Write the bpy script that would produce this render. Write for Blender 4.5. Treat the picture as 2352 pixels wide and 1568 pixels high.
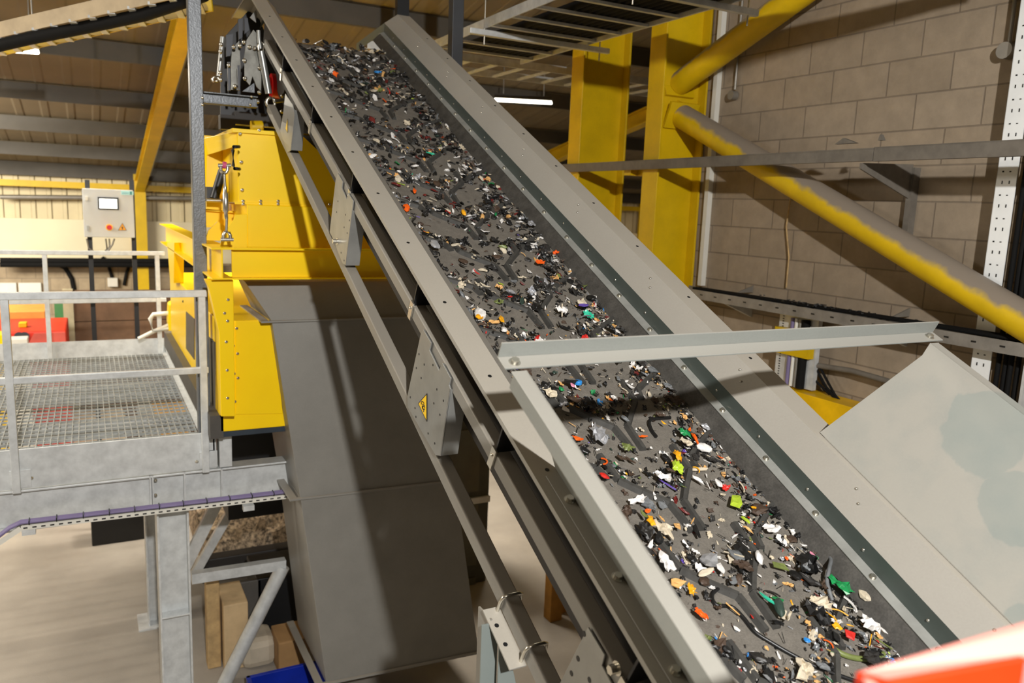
import bpy, bmesh, math, random
from mathutils import Vector, Matrix, noise
for o in list(bpy.data.objects): bpy.data.objects.remove(o)
SC = bpy.context.scene
COL = SC.collection
V = Vector
# ------------------------------------------------------------------ camera, light, exposure
EYE = V((0, 0, 3.65))                      # eye height above the hall floor; X across the conveyor, Y along it, Z up
RIGHT = V((0.88562561, -0.46271217, 0.03955665))
UP = V((0.04237565, 0.16534069, 0.98532571))
FWD = V((0.46246252, 0.87095345, -0.16603768))
FPX = 1835.45
cam_d = bpy.data.cameras.new('camera'); cam = bpy.data.objects.new('camera', cam_d); COL.objects.link(cam)
cam.matrix_world = Matrix(((RIGHT.x, UP.x, -FWD.x, EYE.x), (RIGHT.y, UP.y, -FWD.y, EYE.y), (RIGHT.z, UP.z, -FWD.z, EYE.z), (0, 0, 0, 1)))
cam_d.sensor_width = 36; cam_d.lens = FPX / 2352 * 36
cam_d.clip_start = 0.05; cam_d.clip_end = 200
cam_d.dof.use_dof = True; cam_d.dof.focus_distance = 3.0; cam_d.dof.aperture_fstop = 3.2
SC.camera = cam
SC.view_settings.view_transform = 'Standard'; SC.view_settings.look = 'None'
SC.view_settings.exposure = 0.0; SC.view_settings.gamma = 1.0; SC.view_settings.use_curve_mapping = False

W_ = bpy.data.worlds.new('world'); SC.world = W_; W_.use_nodes = True
W_.node_tree.nodes['Background'].inputs[0].default_value = (1.0, 0.80, 0.58, 1)
W_.node_tree.nodes['Background'].inputs[1].default_value = 0.03

def light(name, kind, loc, power, color, size=0.1, rot=(0, 0, 0), sy=None):
    d = bpy.data.lights.new(name, kind); d.energy = power; d.color = color
    if kind == 'AREA':
        d.size = size
        if sy: d.shape = 'RECTANGLE'; d.size_y = sy
    else: d.shadow_soft_size = size
    o = bpy.data.objects.new(name, d); COL.objects.link(o); o.location = V(loc) + EYE; o.rotation_euler = rot
    return o
light('work_lamp', 'SPOT', (-0.05, -2.34, 1.71), 1620, (1.0, 0.975, 0.94), 0.07)
wl = bpy.data.objects['work_lamp']; wl.data.spot_size = math.radians(120); wl.data.spot_blend = 0.3
wl.rotation_euler = (V((1.6, 4.0, -1.2)) - V((-0.05, -2.34, 1.71))).to_track_quat('-Z', 'Y').to_euler()
WARM = (1.0, 0.84, 0.66)
light('hall_fill', 'AREA', (-5.0, 6.5, 2.1), 900, (1.0, 0.91, 0.78), 4.0, (0, 0, 0), 4.0)  # unseen area panels added as ambient fill, without fixtures
light('hall_fill', 'AREA', (-3.9, 11.6, 1.0), 1100, (1.0, 0.92, 0.78), 4.0, (math.radians(48), 0, 0), 2.0)  # fill panel tilted at the far wall to brighten it
light('hall_fill', 'AREA', (-1.2, -1.0, 2.5), 18, WARM, 2.0, (0, 0, 0), 2.0)
light('hall_fill', 'AREA', (13.0, 11.0, 1.1), 300, WARM, 5.0, (0, math.radians(-15), 0), 5.0)
hl = light('hall_fill', 'AREA', (2.2, 8.6, 1.2), 170, (1.0, 0.9, 0.76), 1.2, (0, 0, 0), 1.2); hl.data.spread = math.radians(100)

# ------------------------------------------------------------------ helpers
def ray(px, py):
    return RIGHT * ((px - 1176) / FPX) - UP * ((py - 784) / FPX) + FWD
def P(px, py, X=None, Y=None, Z=None):
    r = ray(px, py)
    if X is not None: return r * (X / r.x)
    if Y is not None: return r * (Y / r.y)
    return r * (Z / r.z)
SL = math.radians(26.3798); CS, SN = math.cos(SL), math.sin(SL); K = 1.1667
EC = V((0, CS, SN)); EN = V((0, -SN, CS)); EX = V((1, 0, 0)); EY = V((0, 1, 0)); EZ = V((0, 0, 1))
def C(x, s, n):                            # conveyor frame: across, along the slope, normal to the belt
    return (EX * x + EC * s + EN * n) * K
def CP(px, py, n):
    r = ray(px, py); p = r * (n * K / r.dot(EN)); return p.x / K, p.dot(EC) / K

def lin(c):
    return tuple((v / 12.92 if v <= 0.04045 else ((v + 0.055) / 1.055) ** 2.4) for v in c)
def hexc(h):
    return lin(tuple(int(h[i:i + 2], 16) / 255 for i in (0, 2, 4)))
MATS = {}
def mat(name, col, rough=0.5, metal=0.0, var=0.12, scale=6.0, bump=0.0, bscale=60.0, dust=0.0, dustcol='8d8579', spec=0.5, emit=0.0, fine=0.0):
    if name in MATS: return MATS[name]
    m = bpy.data.materials.new(name); m.use_nodes = True; nt = m.node_tree; N = nt.nodes; L = nt.links
    b = N['Principled BSDF']; b.inputs['Roughness'].default_value = rough; b.inputs['Metallic'].default_value = metal
    b.inputs['Specular IOR Level'].default_value = spec
    c = hexc(col) if isinstance(col, str) else col
    geo = N.new('ShaderNodeNewGeometry')
    nz = N.new('ShaderNodeTexNoise'); nz.inputs['Scale'].default_value = scale; nz.inputs['Detail'].default_value = 5; nz.inputs['Roughness'].default_value = 0.6
    L.new(geo.outputs['Position'], nz.inputs['Vector'])
    mx = N.new('ShaderNodeMix'); mx.data_type = 'RGBA'
    mx.inputs[6].default_value = (*[v * (1 - var) for v in c], 1); mx.inputs[7].default_value = (*[min(1, v * (1 + var)) for v in c], 1)
    rp = N.new('ShaderNodeMapRange'); rp.inputs[1].default_value = 0.35; rp.inputs[2].default_value = 0.65
    L.new(nz.outputs['Fac'], rp.inputs[0]); L.new(rp.outputs[0], mx.inputs[0]); out = mx.outputs[2]
    if fine:
        n2 = N.new('ShaderNodeTexNoise'); n2.inputs['Scale'].default_value = 160; n2.inputs['Detail'].default_value = 2
        L.new(geo.outputs['Position'], n2.inputs['Vector'])
        m3 = N.new('ShaderNodeMix'); m3.data_type = 'RGBA'; m3.blend_type = 'MULTIPLY'; m3.inputs[0].default_value = 1
        r3 = N.new('ShaderNodeMapRange'); r3.inputs[1].default_value = .3; r3.inputs[2].default_value = .7; r3.inputs[3].default_value = 1 - fine; r3.inputs[4].default_value = 1 + fine
        L.new(n2.outputs['Fac'], r3.inputs[0]); L.new(out, m3.inputs[6]); L.new(r3.outputs[0], m3.inputs[7]); out = m3.outputs[2]
    if dust:
        sp = N.new('ShaderNodeSeparateXYZ'); L.new(geo.outputs['Normal'], sp.inputs[0])
        n4 = N.new('ShaderNodeTexNoise'); n4.inputs['Scale'].default_value = 9; n4.inputs['Detail'].default_value = 6
        L.new(geo.outputs['Position'], n4.inputs['Vector'])
        ad = N.new('ShaderNodeMath'); ad.operation = 'MULTIPLY_ADD'; ad.inputs[1].default_value = 0.7; L.new(n4.outputs['Fac'], ad.inputs[0]); L.new(sp.outputs['Z'], ad.inputs[2])
        mr = N.new('ShaderNodeMapRange'); mr.inputs[1].default_value = 0.55; mr.inputs[2].default_value = 0.85; mr.inputs[4].default_value = dust
        L.new(ad.outputs[0], mr.inputs[0])
        m2 = N.new('ShaderNodeMix'); m2.data_type = 'RGBA'; L.new(mr.outputs[0], m2.inputs[0]); L.new(out, m2.inputs[6]); m2.inputs[7].default_value = (*hexc(dustcol), 1); out = m2.outputs[2]
    L.new(out, b.inputs['Base Color'])
    if bump:
        n5 = N.new('ShaderNodeTexNoise'); n5.inputs['Scale'].default_value = bscale; n5.inputs['Detail'].default_value = 4
        L.new(geo.outputs['Position'], n5.inputs['Vector'])
        bp = N.new('ShaderNodeBump'); bp.inputs['Strength'].default_value = bump; bp.inputs['Distance'].default_value = 0.01
        L.new(n5.outputs['Fac'], bp.inputs['Height']); L.new(bp.outputs[0], b.inputs['Normal'])
    if emit:
        b.inputs['Emission Color'].default_value = (*c, 1); b.inputs['Emission Strength'].default_value = emit
    MATS[name] = m; return m

class B:                                   # collects shapes (camera relative metres) and links them as ONE mesh object
    def __init__(s): s.v = []; s.f = []; s.m = []; s.sm = []; s.mi = 0
    def add(s, vs, fs, smooth=False):
        k = len(s.v); s.v += [V(p) for p in vs]; s.f += [[i + k for i in f] for f in fs]; s.m += [s.mi] * len(fs); s.sm += [smooth] * len(fs); return s
    def hexa(s, a, b):                     # two quads -> solid
        return s.add(list(a) + list(b), [(3, 2, 1, 0), (4, 5, 6, 7), (0, 1, 5, 4), (1, 2, 6, 5), (2, 3, 7, 6), (3, 0, 4, 7)])
    def box(s, c, d, ax=(EX, EY, EZ)):
        c = V(c); x, y, z = (ax[i] * d[i] / 2 for i in range(3))
        return s.hexa([c - x - y - z, c + x - y - z, c + x + y - z, c - x + y - z], [c - x - y + z, c + x - y + z, c + x + y + z, c - x + y + z])
    def b2(s, p, q):                       # axis aligned box from corner to corner
        p, q = V(p), V(q); return s.box((p + q) / 2, [abs(q[i] - p[i]) for i in range(3)])
    def beam(s, p, q, w, h, up=EZ):
        p, q = V(p), V(q); d = (q - p); l = d.length; d.normalize(); x = d.cross(up).normalized(); z = x.cross(d)
        return s.box((p + q) / 2, (w, l, h), (x, d, z))
    def ibeam(s, p, q, h, b, t=0.012, up=EZ):
        p, q = V(p), V(q); d = (q - p).normalized(); x = d.cross(up).normalized(); z = x.cross(d)
        s.beam(p + z * (h / 2 - t / 2), q + z * (h / 2 - t / 2), b, t, up); s.beam(p - z * (h / 2 - t / 2), q - z * (h / 2 - t / 2), b, t, up)
        return s.beam(p, q, t, h - 2 * t, up)
    def cbox(s, x0, x1, s0, s1, n0, n1):   # box in the conveyor frame
        return s.hexa([C(x0, s0, n0), C(x1, s0, n0), C(x1, s1, n0), C(x0, s1, n0)], [C(x0, s0, n1), C(x1, s0, n1), C(x1, s1, n1), C(x0, s1, n1)])
    def prism(s, pts, off):                # polygon swept along off
        pts = [V(p) for p in pts]; n = len(pts); off = V(off)
        return s.add(pts + [p + off for p in pts], [tuple(range(n))[::-1], tuple(range(n, 2 * n))] + [(i, (i + 1) % n, n + (i + 1) % n, n + i) for i in range(n)])
    def tube(s, path, r, seg=10, closed=False, cap=True):
        path = [V(p) for p in path]; rings = []; n = len(path); ref = None
        for i, p in enumerate(path):
            if closed: t = (path[(i + 1) % n] - path[i - 1])
            else: t = path[min(i + 1, n - 1)] - path[max(i - 1, 0)]
            t.normalize()
            if ref is None: ref = EZ if abs(t.z) < 0.9 else EX
            x = t.cross(ref).normalized(); y = t.cross(x)
            rr = r[i] if isinstance(r, (list, tuple)) else r
            rings.append([p + (x * math.cos(a) + y * math.sin(a)) * rr for a in [2 * math.pi * k / seg for k in range(seg)]])
        vs = [v for g in rings for v in g]; fs = []
        for i in range(n - (0 if closed else 1)):
            j = (i + 1) % n
            for k in range(seg): fs.append((i * seg + k, i * seg + (k + 1) % seg, j * seg + (k + 1) % seg, j * seg + k))
        s.add(vs, fs, True)
        if cap and not closed: s.add(rings[0] + rings[-1], [tuple(range(seg)), tuple(range(seg, 2 * seg))[::-1]])
        return s
    def cyl(s, p, q, r, seg=16): return s.tube([p, q], r, seg)
    def bolt(s, p, n, r=0.009, h=0.007):
        p = V(p); n = V(n).normalized(); s.tube([p, p + n * 0.002], r * 1.45, 14); s.tube([p + n * .002, p + n * (0.002 + h)], r, 6); return s
    def dome(s, p, n, r=0.006):
        p = V(p); n = V(n).normalized(); s.tube([p, p + n * r * .4, p + n * r * .7], [r, r * .85, r * .3], 10); return s
    def build(s, name, m, parent=None, bevel=0.0, smooth=False):
        me = bpy.data.meshes.new(name); o = bpy.data.objects.new(name, me)
        if parent is not None: off = EYE - V(ORG[parent.name])
        else:
            c = sum(s.v, V((0, 0, 0))) / len(s.v); zmin = min(v.z for v in s.v); c.z = zmin; off = -c; o.location = c + EYE; ORG[o.name] = tuple(c + EYE)
        me.from_pydata([tuple(v + off) for v in s.v], [], s.f)
        ms = m if isinstance(m, (list, tuple)) else [m]
        for q in ms: me.materials.append(q)
        me.polygons.foreach_set('material_index', s.m); me.polygons.foreach_set('use_smooth', [a or smooth for a in s.sm]); me.update()
        bm = bmesh.new(); bm.from_mesh(me); bmesh.ops.recalc_face_normals(bm, faces=bm.faces); bm.to_mesh(me); bm.free()
        COL.objects.link(o)
        if parent is not None:
            o.parent = parent
            ORG[o.name] = ORG[parent.name]
        if bevel:
            md = o.modifiers.new('bevel', 'BEVEL'); md.width = bevel; md.segments = 2; md.limit_method = 'ANGLE'; md.angle_limit = math.radians(50); md.harden_normals = False
        return o
ORG = {}
def thing(name, loc, label, cat, group=None):
    o = bpy.data.objects.new(name, None); COL.objects.link(o); o.location = V(loc) + EYE; o.empty_display_size = 0.1
    ORG[o.name] = tuple(V(loc) + EYE); return tag(o, label, cat, group)
def tag(o, label=None, cat=None, group=None, kind=None):
    if label: o['label'] = label
    if cat: o['category'] = cat
    if group: o['group'] = group
    if kind: o['kind'] = kind
    return o
def copytree(root, delta, label):
    r = root.copy(); COL.objects.link(r); r.location = root.location + V(delta); r['label'] = label; ORG[r.name] = tuple(r.location)
    for ch in list(root.children):
        c = ch.copy(); COL.objects.link(c); c.parent = r
        for g in ch.children:
            d = g.copy(); COL.objects.link(d); d.parent = c
    return r
def structure(o): o['kind'] = 'structure'; return o

# ------------------------------------------------------------------ materials
M_GREY = mat('grey_paint', '9b9992', 0.42, 0.0, 0.05, 3, dust=0.45, dustcol='b1a899', fine=0.04)
M_SIDE = mat('grey_side_sheet', '93918b', 0.42, 0.0, 0.05, 2.5, dust=0.35, dustcol='a19a8e', fine=0.04)
M_BAND = mat('dark_inner_band', '515b57', 0.35, 0.0, 0.08, 5)
M_TUBE = mat('grey_box_section', '85837d', 0.40, 0.0, 0.05, 4, dust=0.5, dustcol='8f8678', fine=0.03)
M_CHUTE = mat('chute_sheet', '85837d', 0.45, 0.15, 0.07, 3, dust=0.2, fine=0.03)
M_ZINC = mat('zinc_plate', '9a9b98', 0.36, 0.55, 0.10, 8)
M_ZPLATE = mat('dark_zinc', '6f6e68', 0.3, 0.85, 0.25, 10)  # base colour darkened to imitate dark reflections on the plates
M_GALV = mat('galvanised_steel', 'd0d3d3', 0.42, 0.25, 0.12, 14, bump=0.05)
M_CHROME = mat('plated_bolt', 'd4d0c4', 0.25, 0.9, 0.05)
M_RUBBER = mat('skirt_rubber', '474541', 0.6, 0.0, 0.25, 20, fine=0.15)
M_BELT = mat('belt_rubber', '706b63', 0.75, 0.0, 0.12, 25, bump=0.25, bscale=220, fine=0.12)
M_CLEAT = mat('cleat_rubber', '43423f', 0.6, 0.0, 0.18, 30)
M_BLACK = mat('black_paint', '17181a', 0.45, 0.0, 0.1)
M_VOID = mat('dark_steel', '2a2725', 0.6, 0.0, 0.1)
M_YEL = mat('machine_yellow', 'ffd400', 0.32, 0.0, 0.03, 3)
M_YELD = mat('structural_yellow', 'd2ae00', 0.45, 0.0, 0.08, 4, dust=0.0, fine=0.05)
M_YTUBE = mat('dusty_yellow_tube', 'd8b400', 0.5, 0.0, 0.1, 4, dust=1.0, dustcol='8a7f72')
M_POST = mat('dark_post_paint', '666a6e', 0.36, 0.2, 0.12, 30, bump=0.12, bscale=90)
M_ORANGE = mat('orange_red_glare_top', 'f0401a', 0.35, 0.0, 0.04, dust=0.8, dustcol='e8a89c')  # pink dust layer colours the upward face pale, imitating glare
M_DARKBEAM = mat('dusty_dark_rail', '6d675e', 0.7, 0.0, 0.15, 10)
M_ROOF = mat('roof_sheet', 'a08a64', 0.7, 0.0, 0.12, 1.2)
M_PURLIN = mat('purlin_steel', '4a463f', 0.6, 0.0, 0.12, 3)
M_FLOOR = mat('concrete_floor', '9c958b', 0.7, 0.0, 0.12, 1.3, fine=0.06, bump=.05, bscale=8)
M_RED = mat('red_paint', 'c81414', 0.4)
M_CABLE = mat('black_cable', '101010', 0.8, spec=0.2)
M_PURP = mat('violet_cable', '766b92', 0.5)
M_WOOD = mat('crate_timber', 'b79a6c', 0.8, 0, 0.2, 12)
M_CONDUIT = mat('steel_conduit', '8e8a82', 0.4, 0.5, 0.1)
M_WHITE = mat('white_plastic', 'dedcd2', 0.5, 0, 0.03)
M_LAMP = mat('lamp_tube', 'fff4dc', 0.4, emit=9.0)
def brick_mat(name, c1, c2, mortar, w, h, axes, off, rough=0.85, msize=0.012):
    m = mat(name, c1, rough, 0, 0.1, 2); nt = m.node_tree; N = nt.nodes; L = nt.links; b = N['Principled BSDF']
    geo = N.new('ShaderNodeNewGeometry'); sp = N.new('ShaderNodeSeparateXYZ'); cb = N.new('ShaderNodeCombineXYZ'); L.new(geo.outputs['Position'], sp.inputs[0])
    for i, a in enumerate(axes):
        ad = N.new('ShaderNodeMath'); ad.operation = 'ADD'; ad.inputs[1].default_value = off[i]; L.new(sp.outputs[a], ad.inputs[0]); L.new(ad.outputs[0], cb.inputs[i])
    br = N.new('ShaderNodeTexBrick'); br.inputs['Scale'].default_value = 1; br.inputs['Brick Width'].default_value = w; br.inputs['Row Height'].default_value = h
    br.inputs['Mortar Size'].default_value = msize / 2; br.inputs['Mortar Smooth'].default_value = 0.4; br.inputs['Bias'].default_value = 0
    br.inputs['Color1'].default_value = (*hexc(c1), 1); br.inputs['Color2'].default_value = (*hexc(c2), 1); br.inputs['Mortar'].default_value = (*hexc(mortar), 1)
    L.new(cb.outputs[0], br.inputs['Vector'])
    mx = N.new('ShaderNodeMix'); mx.data_type = 'RGBA'; mx.blend_type = 'MULTIPLY'; mx.inputs[0].default_value = 1
    nz = N.new('ShaderNodeTexNoise'); nz.inputs['Scale'].default_value = 7; nz.inputs['Detail'].default_value = 8; nz.inputs['Roughness'].default_value = .7; L.new(geo.outputs['Position'], nz.inputs['Vector'])
    mr = N.new('ShaderNodeMapRange'); mr.inputs[1].default_value = .3; mr.inputs[2].default_value = .7; mr.inputs[3].default_value = .84; mr.inputs[4].default_value = 1.12; L.new(nz.outputs['Fac'], mr.inputs[0])
    L.new(br.outputs['Color'], mx.inputs[6]); L.new(mr.outputs[0], mx.inputs[7]); L.new(mx.outputs[2], b.inputs['Base Color'])
    bp = N.new('ShaderNodeBump'); bp.inputs['Strength'].default_value = .5; bp.inputs['Distance'].default_value = .01; bp.invert = True
    L.new(br.outputs['Fac'], bp.inputs['Height'])
    n2 = N.new('ShaderNodeTexNoise'); n2.inputs['Scale'].default_value = 120; n2.inputs['Detail'].default_value = 3; L.new(geo.outputs['Position'], n2.inputs['Vector'])
    b3 = N.new('ShaderNodeBump'); b3.inputs['Strength'].default_value = .25; b3.inputs['Distance'].default_value = .004; L.new(n2.outputs['Fac'], b3.inputs['Height']); L.new(bp.outputs[0], b3.inputs['Normal']); L.new(b3.outputs[0], b.inputs['Normal'])
    return m
M_BLOCK = brick_mat('blockwork', '9c8d79', '948571', '7d7060', 0.45, 0.225, (1, 2), (0.10, 0.04))
M_FARBLK = brick_mat('far_blockwork', 'a8987e', '9a8a72', '7e7262', 0.45, 0.225, (0, 2), (0, 0))
def ribbed(name, c, axis, period, rough=0.6, depth=0.25):
    m = mat(name, c, rough, 0, .08, 1.5); nt = m.node_tree; N = nt.nodes; L = nt.links
    geo = N.new('ShaderNodeNewGeometry'); sp = N.new('ShaderNodeSeparateXYZ'); L.new(geo.outputs['Position'], sp.inputs[0])
    mu = N.new('ShaderNodeMath'); mu.operation = 'MULTIPLY'; mu.inputs[1].default_value = 1 / period; L.new(sp.outputs[axis], mu.inputs[0])
    pp = N.new('ShaderNodeMath'); pp.operation = 'PINGPONG'; pp.inputs[1].default_value = .5; L.new(mu.outputs[0], pp.inputs[0])
    ss = N.new('ShaderNodeMapRange'); ss.interpolation_type = 'SMOOTHSTEP'; ss.inputs[1].default_value = .3; ss.inputs[2].default_value = .4; L.new(pp.outputs[0], ss.inputs[0])
    bp = N.new('ShaderNodeBump'); bp.inputs['Strength'].default_value = 1; bp.inputs['Distance'].default_value = .03 * depth / .25; L.new(ss.outputs[0], bp.inputs['Height']); L.new(bp.outputs[0], N['Principled BSDF'].inputs['Normal'])
    return m
M_CLAD = ribbed('wall_cladding', 'd6c9a4', 0, .25)
M_RIBROOF = ribbed('ribbed_roof', '776b54', 0, .32, .75, .08)

# ------------------------------------------------------------------ the hall
FZ = -3.65
structure(B().b2((-14, -6, FZ - .1), (22, 30, FZ)).build('floor', M_FLOOR))
structure(B().b2((4.7, 0.8, FZ), (4.92, 5.60, 3.35)).build('wall_right', M_BLOCK))
FY = 17.0; EAVE = 0.42
fw = structure(B().b2((-14, FY, -1.35), (22, FY + .12, EAVE + .05)).build('wall_far', M_CLAD))
structure(B().b2((-14, FY - .12, FZ), (22, FY + .1, -1.35)).build('wall_far_lower', M_FARBLK))
structure(B().b2((-14.2, -6, FZ), (-14, 17, 4.8)).build('wall_left', M_CLAD))
RS = math.tan(math.radians(10.3))
RY = 1.0                                   # ridge line
def roofz(y): return EAVE + (FY - y) * RS if y > RY else EAVE + (FY - RY) * RS - (RY - y) * 0.02
b = B()
for (y0, y1) in ((17.1, RY), (RY, -6)):
    b.prism([(-14, y0, roofz(y0)), (22, y0, roofz(y0)), (22, y1, roofz(y1)), (-14, y1, roofz(y1))], (0, 0, .06))
structure(b.build('ceiling', M_RIBROOF))
# white translucent strip panels of the lower far wall
b = B(); b.b2((-14, FY - .10, -1.38), (22, FY - .02, -0.55)); structure(b.build('trim_1', mat('pale_wall_lining', 'e2d8b8', .6, 0, .05, 1)))
for i, y in enumerate((16.85, 15.3, 13.7, 12.1, 10.3, 8.4)):
    z = roofz(y) - .12
    p = B().beam((-14, y, z), (22, y, z), .07, .2 if i else .24).build('roof_purlin', M_PURLIN)
    tag(p, ['dark steel eaves purlin along the top of the far wall', 'lowest roof purlin above the far eaves', 'second roof purlin up from the far eaves', 'third roof purlin up from the far eaves', 'fourth roof purlin up from the far eaves, behind the lit batten', 'highest roof purlin, crossing behind the top of the conveyor'][i], 'purlin', 'roof purlins')
# yellow portal frames: column and rafter, one thing each
def portal(x, label):
    t = thing('portal_frame', (x, FY - .25, FZ), label, 'steel frame', 'yellow portal frames at the far wall')
    B().ibeam((x, FY - .25, FZ), (x, FY - .25, EAVE - .1), .3, .2, .02, EY).build('column', M_YELD, t)
    B().ibeam((x, FY - .2, EAVE - .35), (x, RY + .1, roofz(RY + .1) - .38), .22, .16, .02).build('rafter', M_YELD, t)
    return t
portal(0.86, 'yellow portal column and rafter just behind the grey control panel')
portal(7.2, 'yellow portal frame beyond the conveyor, left of the nearer yellow columns')
portal(12.6, 'yellow portal frame seen through the gap between the nearer yellow columns')
b = B().beam((-14, FY - .35, P(0, 418, Y=16.6).z), (12.4, FY - .35, P(0, 418, Y=16.6).z), .08, .11)
tag(b.build('wall_rail', M_YELD), 'long yellow rail running across the far wall behind the control panel', 'rail')
b = B().tube([P(0, 452, Y=16.7), P(450, 455, Y=16.7)], .04, 8); tag(b.build('wall_conduit', M_CONDUIT), 'thin grey conduit along the far wall below the yellow rail', 'conduit')
b = B().tube([P(0, 598, Y=16.5), P(480, 600, Y=16.5)], .05, 8); b.tube([P(0, 607, Y=16.5), P(480, 608, Y=16.5)], .05, 8)
tag(b.build('cable_run', M_CABLE), 'black cables running low along the far wall below the pale lining', 'cable')
for i, pts in enumerate((((120, 600), (150, 615), (165, 640), (170, 665)), ((235, 590), (250, 610), (258, 640)), ((300, 600), (290, 630), (285, 655)))):
    b = B().tube([P(x, y, Y=16.85) for x, y in pts], .04 if i == 0 else .03, 8)
    tag(b.build('hanging_cable', M_CABLE), ['thick black cable curving down the far wall left of the panel stand', 'dark cable dropping to the small white junction box', 'thin cable hanging beside the right leg of the panel stand'][i], 'cable')
a, c = P(247, 638, Y=16.8), P(271, 658, Y=16.8)
tag(B().b2((a.x, 16.76, c.z), (c.x, 16.88, a.z)).build('junction_box', M_WHITE, bevel=.01), 'small white junction box on the far wall between the panel stand legs', 'junction box')
# ------------------------------------------------------------------ belt conveyor
XM = 1.359; S0, S1 = -0.75, 5.03
def mx(x, left): return 2 * XM - x if left else x
conv = thing('belt_conveyor', C(XM, 0.2, -1.6) , 'long inclined grey steel conveyor with black chevron belt rising to upper left', 'conveyor')
PROF = {'flange': [(1.848, -1.213), (1.848, -1.2), (1.770, -1.2)], 'side_sheet': [(1.770, -1.2), (1.700, -1.267)],
        'inner_band': [(1.700, -1.267), (1.711, -1.327)], 'clamp_strip': [(1.714, -1.326), (1.686, -1.336)], 'rubber_skirt': [(1.690, -1.338), (1.652, -1.392)]}
HA = math.radians(-29.4)
def hd(p, d):                              # point carried past the head along the down-turned side boards
    x, n = p; off = (n + 1.2) * math.tan(HA / 2)
    return C(x, S1 - off * -1 + math.cos(HA) * d, n + math.sin(HA) * d)
def sheet(bd, pts, left, ext=0.5, th=0.004):
    for (a, c) in zip(pts[:-1], pts[1:]):
        a, c = (mx(a[0], left), a[1]), (mx(c[0], left), c[1])
        sec = [[C(p[0], S0, p[1]) for p in (a, c)], [hd(p, 0) for p in (a, c)], [hd(p, ext) for p in (a, c)]]
        nrm = (sec[0][1] - sec[0][0]).cross(EC).normalized() * th
        if (not left and nrm.dot(EN - EX) > 0) or (left and nrm.dot(EN + EX) > 0): nrm = -nrm
        if abs(nrm.dot(EN)) < 1e-5 and ((nrm.dot(EX) > 0) == left): nrm = nrm
        for u, w in zip(sec[:-1], sec[1:]):
            bd.hexa([u[0], u[1], w[1], w[0]], [u[0] + nrm, u[1] + nrm, w[1] + nrm, w[0] + nrm])
for left in (True, False):
    for nm, pts in PROF.items():
        b = B(); sheet(b, pts, left, {'rubber_skirt': .02, 'clamp_strip': .03}.get(nm, .6))
        b.build(nm, {'flange': M_GREY, 'side_sheet': M_SIDE, 'inner_band': M_BAND, 'clamp_strip': mat('strip_zinc', '9c9d98', .45, .3, .12, 10), 'rubber_skirt': M_RUBBER}[nm], conv)
# belt: carrying run, head wrap, return run
RB = 0.16; SH = 4.80
path = []
for i in range(60): path.append((S0 + (SH - S0) * i / 59, -1.395))
for i in range(1, 17):
    a = math.pi * i / 16; path.append((SH + RB * math.sin(a), -1.395 - RB + RB * math.cos(a)))
for i in range(1, 12): path.append((SH - (SH - S0) * i / 11, -1.395 - 2 * RB + .10 * (i > 1)))
b = B(); xs = [1.04, 1.06, 1.2, 1.359, 1.52, 1.658, 1.68]; dz = [.015, .004, 0, 0, 0, .004, .015]
vs = [C(x, s, n + (d if j < 60 else 0)) for j, (s, n) in enumerate(path) for x, d in zip(xs, dz)]
fs = [(i * 7 + k, i * 7 + k + 1, i * 7 + 8 + k, i * 7 + 7 + k) for i in range(len(path) - 1) for k in range(6)]
b.add(vs, fs, True); belt = b.build('belt', M_BELT, conv)
# chevron cleats: each row one V of four arms with short tails
def cleat_row(s0):
    b = B()
    def strip(pts, w=.0125, h=.014):
        lo = -1.395
        for (x0, a), (x1, c) in zip(pts[:-1], pts[1:]):
            d = V((x1 - x0, c - a, 0)); l = d.length; d /= l; q = V((-d.y, d.x, 0)) * w
            A = [(x0 - q.x, a - q.y), (x1 - q.x, c - q.y), (x1 + q.x, c + q.y), (x0 + q.x, a + q.y)]
            q2 = q * .45
            T = [(x0 - q2.x, a - q2.y), (x1 - q2.x, c - q2.y), (x1 + q2.x, c + q2.y), (x0 + q2.x, a + q2.y)]
            b.hexa([C(XM + x, s, lo - .002) for x, s in A], [C(XM + x, s, lo + h) for x, s in T])
    for sg in (-1, 1):
        o = .0 if sg < 0 else .012
        strip([(sg * .128, s0 + .205), (sg * .122, s0 + .105), (sg * .075, s0 + .055), (sg * .018 + o, s0 + .002), (sg * .012 + o, s0 - .10)])
        strip([(sg * .300, s0 + .245), (sg * .235, s0 + .205), (sg * .165, s0 + .160), (sg * .152, s0 + .115)])
    return b
s = 0.17 - .305 * 2
while s < 4.62:
    cleat_row(s).build('chevron_cleat', M_CLEAT, conv); s += .305
# head drum and under pan
b = B().cyl(C(1.04, SH, -1.395 - RB), C(1.68, SH, -1.395 - RB), (RB - .01) * K, 32); b.build('head_drum', M_VOID, conv)
b = B().cbox(.955, 1.763, S0, 4.55, -1.475, -1.470); b.build('under_pan', M_VOID, conv)
for left in (True, False):
    b = B(); x0, x1 = sorted((mx(1.763, left), mx(1.772, left))); b.cbox(x0, x1, S0, 4.9, -1.475, -1.207); b.build('side_plate', M_VOID, conv)
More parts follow.
